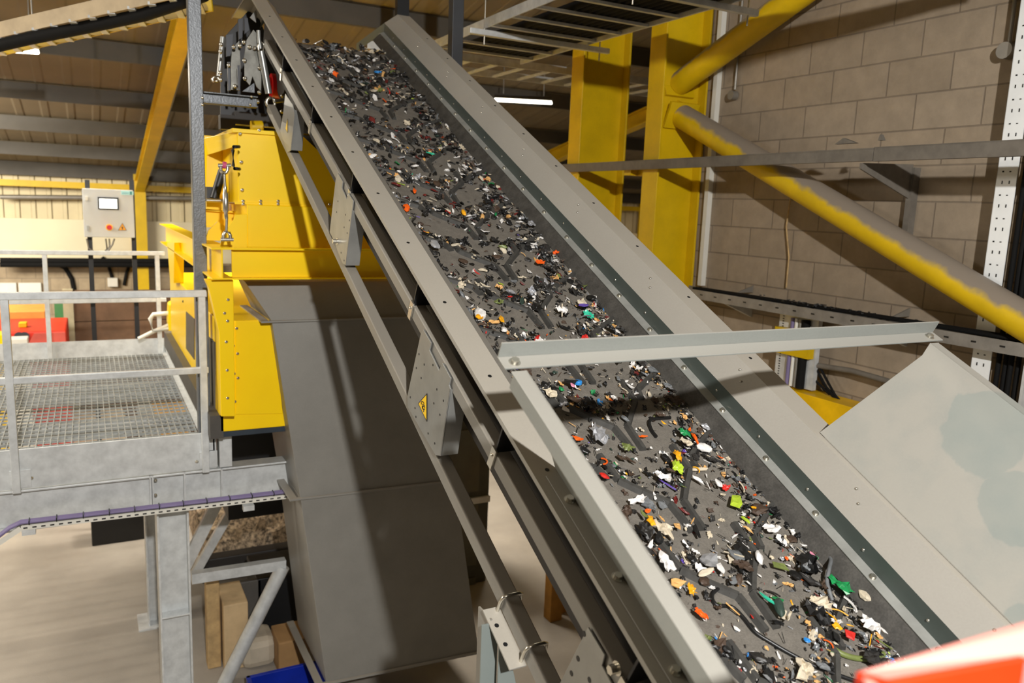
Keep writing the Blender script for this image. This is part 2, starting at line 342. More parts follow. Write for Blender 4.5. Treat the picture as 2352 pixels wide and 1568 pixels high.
# left and right lattice rails: upper box section, lower chord
TN, CN_ = -1.318, -1.602
for left in (True, False):
    x0, x1 = sorted((mx(1.834, left), mx(1.791, left)))
    B().cbox(x0, x1, S0, 4.55, TN - .042, TN).build('upper_rail', M_TUBE, conv, bevel=.004)
    B().cbox(x0, x1, S0, 4.35, CN_ - .042, CN_).build('lower_chord', M_TUBE, conv, bevel=.004)
for s in (-.05, .62, 1.28, 1.95, 2.72, 3.40, 4.06):
    B().cbox(.884, .953, s - .003, s + .003, TN, -1.213).build('idler_bracket', M_BLACK, conv)
    b = B(); b.cbox(.878, .883, s - .012, s + .012, TN - .05, TN + .012); b.dome(C(.878, s, TN - .01), -EX, .006); b.build('clip', M_CHROME, conv)
    B().cyl(C(1.06, s, -1.395 - .045), C(1.66, s, -1.395 - .045), .043 * K, 14).build('idler_roller', M_VOID, conv)
# gusset plates joining upper rail and lower chord, cut as seen, 5 mm thick
GX = .876 * K
def gusset(pts, bend, name='gusset_plate', m=M_ZINC):
    b = B(); q = [P(x, y, X=GX) for x, y in pts]
    b.prism(q, (0.005, 0, 0))
    if bend:
        (a, c), dpt = bend, .055 * K
        a, c = P(*a, X=GX), P(*c, X=GX)
        h = V((dpt, 0, 0)); d = (c - a) * .12
        b.hexa([a, c, c + h, a + h + d], [p + EC * .005 for p in (a, c, c + h, a + h + d)])
    return b.build(name, m, conv, bevel=.0012)
g1 = gusset([(966, 767), (972, 756), (990, 787), (986, 804), (1008, 850), (1016, 833), (1035, 868), (1031, 884), (1034, 893), (1012, 1047), (1000, 1045), (968, 990), (936, 934), (936, 906)], ((1034, 893), (1012, 1047)))
g2 = gusset([(771, 410), (776, 398), (787, 417), (785, 432), (796, 457), (799, 442), (811, 461), (809, 480), (794, 610), (786, 604), (763, 545), (757, 533)], ((809, 482), (794, 610)))
g3 = gusset([(650, 262), (655, 215), (672, 240), (676, 262), (668, 345), (660, 350), (643, 300)], ((674, 250), (668, 345)))
g4 = gusset([(1350, 1440), (1388, 1504), (1382, 1528), (1425, 1610), (1400, 1680), (1270, 1600), (1286, 1568)], None)
def holes(g, pts, r=.0055):
    for x, y in pts:
        p = P(x, y, X=GX - .0008); B().cyl(p, p + V((.0016, 0, 0)), r, 12).build('bolt_hole', M_BLACK, g)
holes(g1, [(962, 813), (956, 845), (974, 837), (994, 838), (967, 868), (942, 912), (1003, 894), (1018, 920), (996, 926), (953, 937), (1010, 952), (955, 957), (983, 995), (998, 1018)], .0042)
holes(g2, [(776, 462), (773, 487), (793, 493), (802, 506), (790, 522), (797, 535), (783, 580), (790, 598)], .0042)
holes(g4, [(1341, 1455), (1327, 1512), (1312, 1546), (1353, 1561)], .0075)
def warn_tri(parent, pts, X, s=1):
    a = [P(x, y, X=X) for x, y in pts]
    o = B().prism(a, (-.0015, 0, 0)).build('warning_sticker', mat('sticker_black', '1a1712', .5), parent)
    c = sum(a, V((0, 0, 0))) / 3; a2 = [c + (p - c) * .86 - V((.0016, 0, 0)) for p in a]
    B().prism(a2, (-.0006, 0, 0)).build('sticker_face', mat('sticker_yellow', 'ffcc00', .4), o)
    return c, a2
c, a2 = warn_tri(g1, [(981, 903), (961, 926), (981, 968)], GX - .001)
pic = B(); U1 = (a2[0] - a2[2]) * .5; V1 = (a2[1] - c)
def pp(u, v): return c + U1 * u + V1 * v - V((.003, 0, 0))
pic.tube([pp(.22 + .14 * math.cos(t), .15 + .26 * math.sin(t)) for t in [k * .7 for k in range(9)]], .0012, 5, closed=True)
pic.tube([pp(-.12 + .16 * math.cos(t), -.02 + .26 * math.sin(t)) for t in [k * .7 for k in range(9)]], .0012, 5, closed=True)
pic.tube([pp(.1, -.25), pp(-.1, .2), pp(-.3, -.1), pp(-.45, -.05)], .002, 5); pic.build('hand_pictogram', M_BLACK, g1)
warn_tri(g3, [(661, 272), (656, 296), (661, 305)], GX - .001)
b = B(); p = P(775, 554, X=GX); b.bolt(p, -EX, .011, .02); b.build('bolt', M_CHROME, g2)
b = B(); p = P(1418, 1534, X=.878 * K); b.bolt(p, -EX, .012, .02); b.build('bolt', M_CHROME, conv)
# rows of bolts on the right clamp strip, band and sheet
k = 0; s = .28
while s < 4.95:
    B().bolt(C(1.700, s, -1.331), EN - EX * .35, .0075, .006).build('strip_bolt', M_CHROME, conv)
    B().dome(C(1.706, s + .06, -1.300), -EX, .005).build('band_rivet', M_CHROME, conv); s += .215
for s in (.42, .86, 1.37, 1.90, 2.46, 3.0, 3.5, 4.0, 4.5):
    for x, n, d in ((1.735, -1.2335, 0), (1.752, -1.2172, .035)):
        B().dome(C(x - .001, s + d, n + .001), EN - EX, .005).build('sheet_rivet', M_CHROME, conv)
for left in (True, False):
    for s in [1.09 + .348 * i for i in range(11)]:
        x = mx(1.812, left); B().cyl(C(x, s, -1.2008), C(x, s, -1.1992), .0065, 14).build('flange_hole', M_BLACK, conv)
# U bolts and support plate of the lower chord near the foot
for (px, py) in ((1168, 1372), (1222, 1488)):
    xx, ss = CP(px, py, CN_); b = B(); r = .0055
    x0, x1 = .876, .935
    b.tube([C(x0, ss, CN_ - .055), C(x0, ss, CN_ - .01), C(x0 + .004, ss, CN_ + .006), C(x0 + .012, ss, CN_ + .009), C(x1 - .012, ss, CN_ + .009), C(x1 - .003, ss, CN_ + .005), C(x1, ss, CN_ - .01), C(x1, ss, CN_ - .055)], r, 10)
    for x in (x0, x1): b.tube([C(x, ss, CN_ - .062), C(x, ss, CN_ - .048)], .011, 6)
    b.build('u_bolt', M_CHROME, conv)
_, sa = CP(1140, 1395, CN_ - .05); _, sb = CP(1225, 1525, CN_ - .05)
b = B().cbox(.840, .886, sb, sa, CN_ - .052, CN_ - .046); pl = b.build('clamp_plate', M_GREY, conv, bevel=.001)
for t in (.3, .62): 
    s_ = sa + (sb - sa) * t; B().cyl(C(.857, s_, CN_ - .0465), C(.857, s_, CN_ - .0455), .007, 12).build('bolt_hole', M_BLACK, pl)
# support leg below the chord (two folded grey uprights with a pivot bolt)
X_, Y_ = C(.85, (sa + sb) / 2, -1.7).x, C(.85, (sa + sb) / 2, -1.7).y
leg = thing('conveyor_support_leg', (X_, Y_, FZ), 'grey folded steel support leg standing under the lower chord near its clamp plate', 'support leg')
for (pts, w) in ((((1107, 1436), (1136, 1430), (1143, 1480), (1143, 1640), (1106, 1640)), .0), (((1147, 1477), (1165, 1472), (1185, 1568), (1185, 1640), (1145, 1640)), .04)):
    q = [P(x, y, Y=Y_ + .02 - w) for x, y in pts]; q[-1].z = q[-2].z = FZ
    B().prism(q, (0, .006, 0)).build('upright', mat('leg_paint', '7a827f', .45, 0, .04), leg, bevel=.001)
b = B().b2((P(1136, 1430, Y=Y_).x, Y_ + .026, FZ), (P(1136, 1430, Y=Y_).x + .006, Y_ + .11, P(1136, 1432, Y=Y_).z)); b.build('folded_flank', M_TUBE, leg)
p = P(1152, 1468, Y=Y_ + .02); B().bolt(p, -EY, .012, .018).build('pivot_bolt', M_CHROME, leg)

# ------------------------------------------------------------------ feed hopper on the foot of the conveyor
NT = -.876; HS0, HS1 = -.75, 1.06
hop = thing('feed_hopper', C(XM, .3, -1.2), 'grey flared hopper with two sloping side plates joined by a cross bar over the belt', 'hopper')
M_HOP = mat('hopper_plate', '8d908b', 0.30, 0.0, 0.04, 2.0, dust=0.55, dustcol='a8a298', fine=0.03)
# wiped clean smears in the dust on the right plate
nt = M_HOP.node_tree; N = nt.nodes; L = nt.links; bs = N['Principled BSDF']
geo = N.new('ShaderNodeNewGeometry'); wp = [P(2230, 1010, Z=-.55) + EYE]
src = bs.inputs['Base Color'].links[0].from_socket
nzw = N.new('ShaderNodeTexNoise'); nzw.inputs['Scale'].default_value = 5; nzw.inputs['Detail'].default_value = 4; nzw.inputs['Distortion'].default_value = 1.2; L.new(geo.outputs['Position'], nzw.inputs['Vector'])
last = None
for ctr, rad in ((C(1.955, .80, -.975), .17), (C(1.90, .62, -1.03), .13), (C(1.80, .36, -1.17), .16), (C(1.99, .66, -.93), .10)):
    vd = N.new('ShaderNodeVectorMath'); vd.operation = 'DISTANCE'; vd.inputs[1].default_value = tuple(ctr + EYE); L.new(geo.outputs['Position'], vd.inputs[0])
    mr = N.new('ShaderNodeMapRange'); mr.inputs[1].default_value = rad; mr.inputs[2].default_value = rad * .3; mr.inputs[3].default_value = 0; mr.inputs[4].default_value = 1; L.new(vd.outputs['Value'], mr.inputs[0])
    if last is None: last = mr.outputs[0]
    else:
        a = N.new('ShaderNodeMath'); a.operation = 'MAXIMUM'; L.new(last, a.inputs[0]); L.new(mr.outputs[0], a.inputs[1]); last = a.outputs[0]
a = N.new('ShaderNodeMath'); a.operation = 'ADD'; L.new(last, a.inputs[0]); L.new(nzw.outputs['Fac'], a.inputs[1])
mr = N.new('ShaderNodeMapRange'); mr.inputs[1].default_value = .80; mr.inputs[2].default_value = .86; mr.inputs[4].default_value = .45; L.new(a.outputs[0], mr.inputs[0])
mxn = N.new('ShaderNodeMix'); mxn.data_type = 'RGBA'; L.new(mr.outputs[0], mxn.inputs[0]); L.new(src, mxn.inputs[6]); mxn.inputs[7].default_value = (*hexc('7d8986'), 1); L.new(mxn.outputs[2], bs.inputs['Base Color'])
for left in (True, False):
    m_ = lambda x: mx(x, left)
    sb_ = 1.09
    o = V((-.004 if left else .004, 0, 0))
    q = [C(m_(1.788), HS0, -1.197), C(m_(1.788), sb_, -1.197), C(m_(1.953), HS1 - .01, -.908), C(m_(1.972), HS1, NT), C(m_(1.972), HS0, NT)]
    B().prism(q, o).build('side_panel', M_HOP, hop)
    x0, x1 = sorted((m_(1.972), m_(2.006))); B().cbox(x0, x1, HS0, HS1, NT - .004, NT).build('top_flange', M_HOP, hop, bevel=.001)
    x0, x1 = sorted((m_(2.002), m_(2.006))); B().cbox(x0, x1, HS0, HS1 - .01, NT - .033, NT - .003).build('turned_lip', M_HOP, hop)
    x0, x1 = sorted((m_(1.788), m_(1.826))); fl = B().cbox(x0, x1, HS0, sb_ - .02, -1.199, -1.196).build('base_flange', M_GREY, hop)
    for s in (.99, .775, .56, .33, .1): B().bolt(C(m_(1.806), s, -1.196), EN, .010, .009).build('flange_bolt', M_CHROME, hop)
cb = B().cbox(.700, 2.030, HS1 + .005, HS1 + .045, NT, NT + .004); cb.cbox(.700, 2.030, HS1 + .041, HS1 + .045, NT + .004, NT + .038)
cb = cb.build('cross_bar', M_HOP, hop, bevel=.001)
for x in (.728, 1.992): B().bolt(C(x, HS1 + .022, NT + .004), EN, .010, .008).build('bar_bolt', M_CHROME, hop)

# red guard rail end (glare tinted into its top) of the feeding machine, lower right foreground
RG = .62
def G(x, y, X): return P(x, y, X=X * RG)
t = thing('red_machine_guard', G(2250, 1560, .95), 'orange red painted machine edge with its top tinted pale for glare, bottom right corner', 'machine guard')
q = [G(1972, 1538, .93), G(2352, 1425, 1.18), G(2700, 1350, 1.4), G(2700, 1500, 1.3), G(2352, 1505, 1.14), G(2040, 1562, .94), G(1990, 1575, .92)]
B().prism(q, (0, 0, -.008)).build('top_plate', M_ORANGE, t, bevel=.003)
d = V((0, 0, -.15)); a_, b_, c_ = G(1968, 1545, .925), G(2045, 1566, .935), G(2360, 1510, 1.135)
b = B().hexa([a_, b_, b_ + d, a_ + d], [p + V((.004, .004, 0)) for p in (a_, b_, b_ + d, a_ + d)]); b.hexa([b_, c_, c_ + d, b_ + d], [p + V((0, .006, 0)) for p in (b_, c_, c_ + d, b_ + d)])
b.build('front_plate', mat('orange_red_front', 'f23a12', .35), t, bevel=.003)

# ------------------------------------------------------------------ shredded waste on the belt
R = random.Random(11)
def PM(name, col, rough=.5, spec=.5): return mat('scrap_' + name, col, rough, 0, .15, 40, spec=spec)
PAL = {'black': PM('black', '191919', .38), 'charcoal': PM('charcoal', '2c2a28', .45), 'brown': PM('brown', '4a3a2e', .6), 'grey': PM('grey', '6f7274', .35), 'white': PM('white', 'e2dfdb', .5),
       'cream': PM('cream', 'cbbfa8', .7), 'tan': PM('tan', 'd8a766', .6), 'orange': PM('orange', 'f4631a', .4), 'red': PM('red', 'c82a22', .4), 'maroon': PM('maroon', '6a2420', .4),
       'yellow': PM('yellow', 'efa91c', .4), 'lime': PM('lime', 'b4cf3a', .4), 'green': PM('green', '1f8a4c', .35), 'teal': PM('teal', '2fb894', .35), 'blue': PM('blue', '2f86d0', .35),
       'purple': PM('purple', '6a55b0', .4), 'olive': PM('olive', '6f7a42', .45), 'pink': PM('pink', 'dc8fa8', .45), 'silver': mat('scrap_silver', 'c9cbd0', .28, .6, .1, 60), 'darkgreen': PM('darkgreen', '2f4038', .45)}
BELTN = -1.395
def piece(kind, sz, rg):
    """vertices and faces of one scrap, lying flat, sz metres long"""
    vs, fs = [], []
    if kind in ('flake', 'shard', 'patch'):
        n = rg.randint(6, 11) if kind != 'patch' else rg.choice((4, 4, 5)); a0 = rg.random() * 6.3; el = rg.uniform(.4, .85) if kind != 'shard' else rg.uniform(.2, .42); lo_ = .75 if kind == 'patch' else .5
        ring = []
        for i in range(n):
            a = a0 + 6.283 * (i + rg.uniform(-.3, .3)) / n; r = sz * .5 * rg.uniform(lo_, 1.12)
            ring.append((r * math.cos(a), r * el * math.sin(a)))
        cx, cy = rg.uniform(-.1, .1) * sz, rg.uniform(-.1, .1) * sz * el; bend = rg.uniform(-.25, .35) * sz; th = max(.0008, sz * .05)
        z = lambda x, y: bend * (x * x + .5 * y * x) / (sz * sz) * 2 + rg.uniform(-.03, .05) * sz
        for x, y in ring: vs.append([x, y, z(x, y)])
        for x, y in ring: vs.append([x * .5 + cx, y * .5 + cy, z(x * .5, y * .5) + .04 * sz])
        vs.append([cx, cy, rg.uniform(0, .09) * sz]); m = len(vs); vs += [[x, y, q - th] for x, y, q in vs[:n]]
        for i in range(n):
            j = (i + 1) % n; fs += [(i, j, n + j, n + i), (n + i, n + j, 2 * n), (m + j, m + i, i, j)[::-1]]
        fs.append(tuple(range(m, m + n))[::-1])
    elif kind == 'crumple':
        g = 7; el = rg.uniform(.45, .85); off = rg.random() * 50
        for t in (0, 1):
            for i in range(g):
                for j in range(g):
                    u, w = i / (g - 1) - .5, j / (g - 1) - .5; rr = 1 + .75 * noise.noise(V((u * 3.6, w * 3.6, off)))
                    edge = 1 - .35 * (abs(u) * 2) ** 2 * (abs(w) * 2) ** 2
                    zz = noise.noise(V((u * 4.2, w * 4.2, off + 9))) * sz * .24 + noise.noise(V((u * 9, w * 9, off))) * sz * .14
                    vs.append([u * sz * rr * edge + rg.uniform(-.03, .03) * sz * (1 - t), w * sz * el * rr * edge, zz + sz * .14 - t * .0012])
            b0 = t * g * g
            for i in range(g - 1):
                for j in range(g - 1):
                    q = (b0 + i * g + j, b0 + i * g + j + 1, b0 + i * g + g + j + 1, b0 + i * g + g + j); fs.append(q if t == 0 else q[::-1])
        rim = [j for j in range(g)] + [i * g + g - 1 for i in range(1, g)] + [g * g - 1 - j for j in range(1, g)] + [i * g for i in range(g - 2, 0, -1)]
        for a, c in zip(rim, rim[1:] + rim[:1]): fs.append((a, c, c + g * g, a + g * g))
    elif kind == 'lump':
        bm = bmesh.new(); bmesh.ops.create_icosphere(bm, subdivisions=2, radius=sz * .5); off = rg.random() * 40; fx, fy, fz = 1, rg.uniform(.45, .75), rg.uniform(.22, .42)
        for v in bm.verts:
            k = 1 + .45 * noise.noise(v.co * (2.2 / sz) + V((off, 0, 0))); v.co = V((v.co.x * k * fx, v.co.y * k * fy, v.co.z * k * fz + sz * fz * .35))
        vs = [list(v.co) for v in bm.verts]; fs = [tuple(v.index for v in f.verts) for f in bm.faces]; bm.free()
    elif kind in ('stick', 'curl'):
        n = 2 if kind == 'stick' else 9; w = sz * (.07 if kind == 'stick' else .09); arc = 0 if kind == 'stick' else rg.uniform(1.2, 3.4); th = w * .6
        for i in range(n):
            t = i / (n - 1) - .5
            if arc: r = sz / arc; x, y = r * math.sin(t * arc), r * (1 - math.cos(t * arc)); dx, dy = -math.sin(t * arc), math.cos(t * arc)
            else: x, y, dx, dy = t * sz, 0, 0, 1
            for q, h in ((-1, 0), (1, 0), (1, 1), (-1, 1)): vs.append([x + dx * w * q * .5, y + dy * w * q * .5, h * th + abs(t) * sz * .05])
        for i in range(n - 1):
            for q in range(4): fs.append((i * 4 + q, i * 4 + (q + 1) % 4, i * 4 + 4 + (q + 1) % 4, i * 4 + 4 + q))
        fs += [(3, 2, 1, 0), tuple(4 * n - 4 + q for q in range(4))]
    elif kind == 'ring':
        a, c = 18, 6
        for i in range(a):
            for j in range(c):
                p, q = 6.283 * i / a * .8, 6.283 * j / c; r = sz * .4 + sz * .1 * math.cos(q); vs.append([r * math.cos(p), r * math.sin(p), sz * .12 + sz * .12 * math.sin(q)])
        fs = [(i * c + j, i * c + (j + 1) % c, (i + 1) * c + (j + 1) % c, (i + 1) * c + j) for i in range(a - 1) for j in range(c)] + [tuple(range(c))[::-1], tuple((a - 1) * c + j for j in range(c))]
    elif kind == 'cap':
        n = 18
        for r, z in ((.5, 0), (.5, .38), (.44, .46), (0.001, .46)):
            for i in range(n): vs.append([sz * r * math.cos(6.283 * i / n), sz * r * math.sin(6.283 * i / n), sz * z])
        fs = [(k * n + i, k * n + (i + 1) % n, k * n + n + (i + 1) % n, k * n + n + i) for k in range(3) for i in range(n)]
    return vs, fs
def lay(x, s, rg, rot=None, tilt=.35, lift=0.002):
    a = rg.gauss(1.75, .75) if rot is None else rot
    Mx = Matrix((EX, EC, EN)).transposed() @ Matrix.Rotation(a, 3, 'Z') @ Matrix.Rotation(rg.uniform(-tilt, tilt), 3, 'X') @ Matrix.Rotation(rg.uniform(-tilt, tilt), 3, 'Y')
    return Mx, C(x, s, BELTN) + EN * lift
def scrap(kind, sz, col, x, s, name, label, group=None, rot=None, tilt=.25, rg=R, lift=0.003):
    vs, fs = piece(kind, sz, rg); Mx, c = lay(x, s, rg, rot, tilt, lift)
    me = bpy.data.meshes.new(name); me.from_pydata([tuple(Mx @ V(v)) for v in vs], [], fs); me.materials.append(PAL[col])
    if kind in ('cap', 'ring', 'lump'): me.polygons.foreach_set('use_smooth', [kind != 'lump'] * len(me.polygons))
    lo = min((V(v.co)).dot(EN) for v in me.vertices)
    o = bpy.data.objects.new(name, me); COL.objects.link(o); o.location = c + EYE - EN * (lo - .0005 - lift)
    tag(o, label, 'waste scrap', group); return o
HERO = [
 (1372, 1002, .085, 'silver', 'crumple', 'large crumpled silver foil sheet just below the bar shadow'), (1326, 1012, .045, 'orange', 'flake', 'bright orange flake against the left hopper plate below the foil sheet'),
 (1521, 979, .024, 'yellow', 'flake', 'small amber flake right of the foil sheet, just below the bar shadow'), (1479, 1003, .032, 'orange', 'patch', 'orange rectangular chip beside the bent black strip'),
 (1567, 1004, .05, 'green', 'crumple', 'crumpled translucent green scrap left of the orange splinter'), (1591, 1016, .06, 'orange', 'shard', 'long orange splinter beside the knobbly white lump'),
 (1616, 1031, .05, 'white', 'lump', 'knobbly white lump beside the long orange splinter'), (1553, 1054, .045, 'yellow', 'crumple', 'crumpled yellow scrap above the first large cleat below the bar'),
 (1437, 1037, .036, 'olive', 'crumple', 'olive green tuft below the foil sheet'), (1448, 1058, .045, 'brown', 'shard', 'brown grooved splinter beneath the olive green tuft'),
 (1551, 1080, .052, 'lime', 'crumple', 'green and yellow crumpled scrap resting above the white purple edged one'), (1518, 1106, .055, 'white', 'crumple', 'white scrap with a purple strip along its lower edge'),
 (1534, 1114, .065, 'purple', 'stick', 'thin purple strip under the white scrap'), (1392, 1066, .05, 'orange', 'curl', 'thin orange wire ending beside the left hopper plate'),
 (1384, 1103, .03, 'red', 'lump', 'small red knob at the edge of the left hopper plate'), (1464, 1154, .05, 'white', 'crumple', 'bright white crumpled scrap among black flakes at left'),
 (1486, 1177, .028, 'orange', 'flake', 'small oval orange chip below the bright white crumple'), (1474, 1189, .036, 'olive', 'shard', 'leaf shaped green scrap left of the oval orange chip'),
 (1521, 1218, .07, 'cream', 'crumple', 'large cream torn paper scrap at left'), (1555, 1212, .034, 'tan', 'flake', 'round tan chip right of the torn cream paper'),
 (1586, 1205, .03, 'tan', 'shard', 'small tan triangle at the tail of a cleat'), (1571, 1174, .048, 'maroon', 'shard', 'dark red twisted scrap lying in the cleat tip'),
 (1600, 1226, .065, 'black', 'shard', 'large pointed black shard right of the round tan chip'), (1645, 1119, .032, 'white', 'lump', 'round white lump touching a small red crumple'),
 (1664, 1121, .028, 'red', 'crumple', 'small red crumple touching the round white lump'), (1687, 1157, .075, 'lime', 'patch', 'long lime green patch in the right half of the belt'),
 (1726, 1173, .026, 'yellow', 'flake', 'small golden yellow chip right of the long lime patch'), (1713, 1197, .045, 'lime', 'shard', 'thin yellow green leaf shaped scrap below the golden chip'),
 (1789, 1306, .062, 'olive', 'patch', 'square olive green patch in the right half of the belt'), (1860, 1286, .036, 'pink', 'patch', 'magenta pink scrap near the right rubber skirt'),
 (1924, 1353, .07, 'green', 'crumple', 'bright green folded wrapper near the right rubber skirt'), (1955, 1392, .06, 'white', 'curl', 'curved white blade shaped scrap near the right skirt'),
 (1755, 1384, .052, 'teal', 'shard', 'long turquoise shard beside the square bright green chip'), (1784, 1377, .036, 'green', 'patch', 'square bright green chip right of the turquoise shard'),
 (1783, 1404, .055, 'darkgreen', 'lump', 'dark green lump below the turquoise shard'), (1806, 1424, .05, 'cream', 'shard', 'bone shaped cream scrap right of the dark green lump'),
 (1681, 1400, .045, 'tan', 'stick', 'small orange tan stick lying beside the black cable'), (1550, 1346, .055, 'tan', 'patch', 'broad tan scrap tucked at the left hopper plate'),
 (1523, 1304, .055, 'white', 'crumple', 'crumpled white film at the left hopper plate'), (1563, 1343, .042, 'silver', 'shard', 'pale folded sliver right of the broad tan scrap'),
 (1616, 1322, .045, 'cream', 'lump', 'ribbed white cushion shaped scrap on a cleat'), (1650, 1313, .04, 'white', 'patch', 'white jagged patch right of the ribbed white cushion'),
 (1686, 1338, .05, 'grey', 'lump', 'grey shell shaped scrap leaning in the cleat tip'), (1585, 1357, .034, 'yellow', 'crumple', 'yellow and green scrap below the broad tan scrap'),
 (1607, 1421, .04, 'orange', 'crumple', 'crumbled orange scrap at the lower left hopper edge'), (1853, 1471, .024, 'blue', 'flake', 'small light blue chip near the bottom right'),
 (1903, 1479, .034, 'orange', 'curl', 'orange curl left of the brick red scrap at the bottom'), (1946, 1468, .048, 'red', 'patch', 'brick red flat scrap near the bottom right'),
 (1881, 1391, .065, 'cream', 'crumple', 'large cream fluffy scrap holding the yellow wire'), (1980, 1374, .06, 'cream', 'lump', 'cream foam piece against the right rubber skirt'),
 (1994, 1448, .06, 'white', 'crumple', 'big white tattered scrap near the right bottom corner'), (1844, 1542, .055, 'cream', 'crumple', 'cream tangled scrap at the bottom edge'),
 (1918, 1443, .03, 'yellow', 'flake', 'amber translucent chip left of the brick red scrap'), (2066, 1455, .055, 'cream', 'patch', 'cream stone like patch highest at the lower right skirt'),
 (2042, 1431, .035, 'white', 'shard', 'small white winged scrap beside the cream stone like patch'), (1326, 886, .026, 'blue', 'cap', 'bright blue bottle cap just above the bar shadow'),
 (1312, 893, .022, 'pink', 'lump', 'small pink lump touching the bright blue cap'), (1289, 894, .022, 'green', 'lump', 'small green lump left of the pink lump'),
 (1348, 729, .05, 'teal', 'crumple', 'turquoise crumpled scrap above the cross bar'), (1338, 712, .045, 'purple', 'flake', 'purple oval scrap just above the turquoise one'),
 (1290, 716, .07, 'cream', 'stick', 'long cream spoon shaped stick left of the purple scrap'), (1138, 496, .05, 'green', 'shard', 'dark green leaf shaped scrap near the middle of the belt'),
 (867, 174, .05, 'blue', 'ring', 'open blue ring near the top of the belt'), (952, 440, .045, 'orange', 'shard', 'bright orange scrap at the left of the upper belt'),
 (1150, 738, .05, 'yellow', 'patch', 'yellow rectangular patch with dark spots above the cross bar'), (996, 571, .048, 'silver', 'lump', 'ball of silver foil at the left belt edge'),
 (1238, 606, .05, 'orange', 'crumple', 'orange red scrap right of the middle of the belt'), (1342, 783, .035, 'red', 'crumple', 'bright red scrap touching the cross bar from behind'),
 (1250, 716, .03, 'white', 'shard', 'upright white sliver above the cross bar'), (1165, 745, .03, 'white', 'flake', 'small white chip beside the yellow spotted patch'),
 (1112, 536, .04, 'white', 'patch', 'white square chip at a cleat tip near the middle'), (1092, 633, .04, 'red', 'shard', 'dark red shard in the middle of the belt'),
 (1520, 1160, .04, 'grey', 'flake', 'grey flat chip right of the bright white crumple'), (1220, 520, .055, 'silver', 'crumple', 'pale film caught at the right rubber skirt'),
 (1445, 895, .035, 'white', 'patch', 'white square scrap just above the bar shadow'), (1420, 868, .03, 'grey', 'patch', 'dark grey square chip below the cross bar')]
for i, (px, py, sz, col, kind, lab) in enumerate(HERO):
    x, s = CP(px, py, BELTN + .012); scrap(kind, sz * 1.05, col, x, s, {'cap': 'bottle_cap', 'ring': 'plastic_ring'}.get(kind, 'waste_scrap'), lab, lift=.006 + .004 * (i % 3))
def along(name, px, r, m, label, cat, lift=.008):
    pts = []
    for q in px:
        x, s = CP(q[0], q[1], BELTN + .008); pts.append(C(x, s, BELTN) + EN * (lift + (q[2] if len(q) > 2 else 0)))
    fine = []
    for i in range(len(pts) - 1):
        p0, p1, p2, p3 = pts[max(i - 1, 0)], pts[i], pts[i + 1], pts[min(i + 2, len(pts) - 1)]
        for k in range(6):
            t = k / 6; fine.append(.5 * (2 * p1 + (p2 - p0) * t + (2 * p0 - 5 * p1 + 4 * p2 - p3) * t * t + (3 * p1 - p0 - 3 * p2 + p3) * t ** 3))
    fine.append(pts[-1]); tag(B().tube(fine, r, 8).build(name, m), label, cat)
along('cable_scrap', [(1650, 1350), (1636, 1366), (1646, 1388), (1680, 1392), (1706, 1415), (1735, 1450), (1775, 1476), (1820, 1502), (1880, 1532), (1975, 1566)], .0055, PAL['black'], 'long black cable snaking down the lower belt', 'cable')
along('bent_tube', [(1878, 1268), (1900, 1290, .02), (1895, 1318, .03), (1893, 1345, .02), (1912, 1378)], .006, PAL['grey'], 'bent grey tube loop standing at the right skirt', 'tube')
along('wire_scrap', [(1896, 1396), (1922, 1405, .01), (1945, 1418, .01)], .002, PAL['yellow'], 'upper yellow wire coming from the cream fluffy scrap', 'wire')
along('wire_scrap', [(1894, 1402), (1915, 1425, .01), (1928, 1440)], .002, PAL['yellow'], 'lower yellow wire coming from the cream fluffy scrap', 'wire')
along('bent_strip', [(1540, 958), (1494, 965, .004), (1496, 985), (1508, 1002)], .006, PAL['black'], 'black T shaped strip just below the bar shadow', 'strip')
along('grey_hose', [(1900, 1478), (1940, 1503), (1990, 1512), (2030, 1500)], .008, PAL['olive'], 'blurred olive grey hose lying near the bottom right', 'hose')
ROW0 = .17
def weight(x, s):
    u = abs(x - XM); arm = ROW0 + u * .82
    ph = ((s - arm) / .305) % 1.0
    w = .16 + 1.0 * math.exp(-((ph - .16) / .13) ** 2) * (1 if u > .03 else .8)
    w += 1.5 * max(0, (x - XM - .17) / .13) + .45 * max(0, (XM - .18 - x) / .12)
    if s > 4.0: w += .4
    w *= .55 + .9 * max(0, .5 + noise.noise(V((x * 5, s * 4, 3.1))))
    return w
COLS = [('black', 34), ('charcoal', 20), ('brown', 10), ('grey', 7), ('white', 10), ('cream', 11), ('tan', 6), ('silver', 4), ('orange', 1.4), ('red', 1), ('maroon', 1.6), ('yellow', .8), ('lime', .4), ('green', .9), ('teal', .3), ('olive', 1.2), ('blue', .3), ('purple', .3), ('darkgreen', 1.6)]
def pick(rg):
    t = rg.random() * sum(w for _, w in COLS)
    for c, w in COLS:
        t -= w
        if t <= 0: return c
    return 'black'
def visible(x, s, m=0):
    p = C(x, s, BELTN); d = p.dot(FWD)
    if d < .3: return False
    px, py = 1176 + FPX * p.dot(RIGHT) / d, 784 - FPX * p.dot(UP) / d
    if not (-m < px < 2352 + m and -m < py < 1568 + m): return False
    lim = .852 if s < .96 else .79
    return x / 1.395 > lim - .02
WORD = {'black': 'black rubber or plastic', 'charcoal': 'charcoal grey plastic', 'brown': 'dark brown', 'grey': 'mid grey plastic', 'white': 'white plastic', 'cream': 'cream coloured', 'tan': 'tan wood coloured', 'silver': 'shiny silver', 'orange': 'orange plastic', 'red': 'red plastic',
        'maroon': 'dark red', 'yellow': 'yellow plastic', 'lime': 'lime green', 'green': 'green plastic', 'teal': 'turquoise', 'olive': 'olive green', 'blue': 'blue plastic', 'purple': 'purple plastic', 'darkgreen': 'very dark green'}
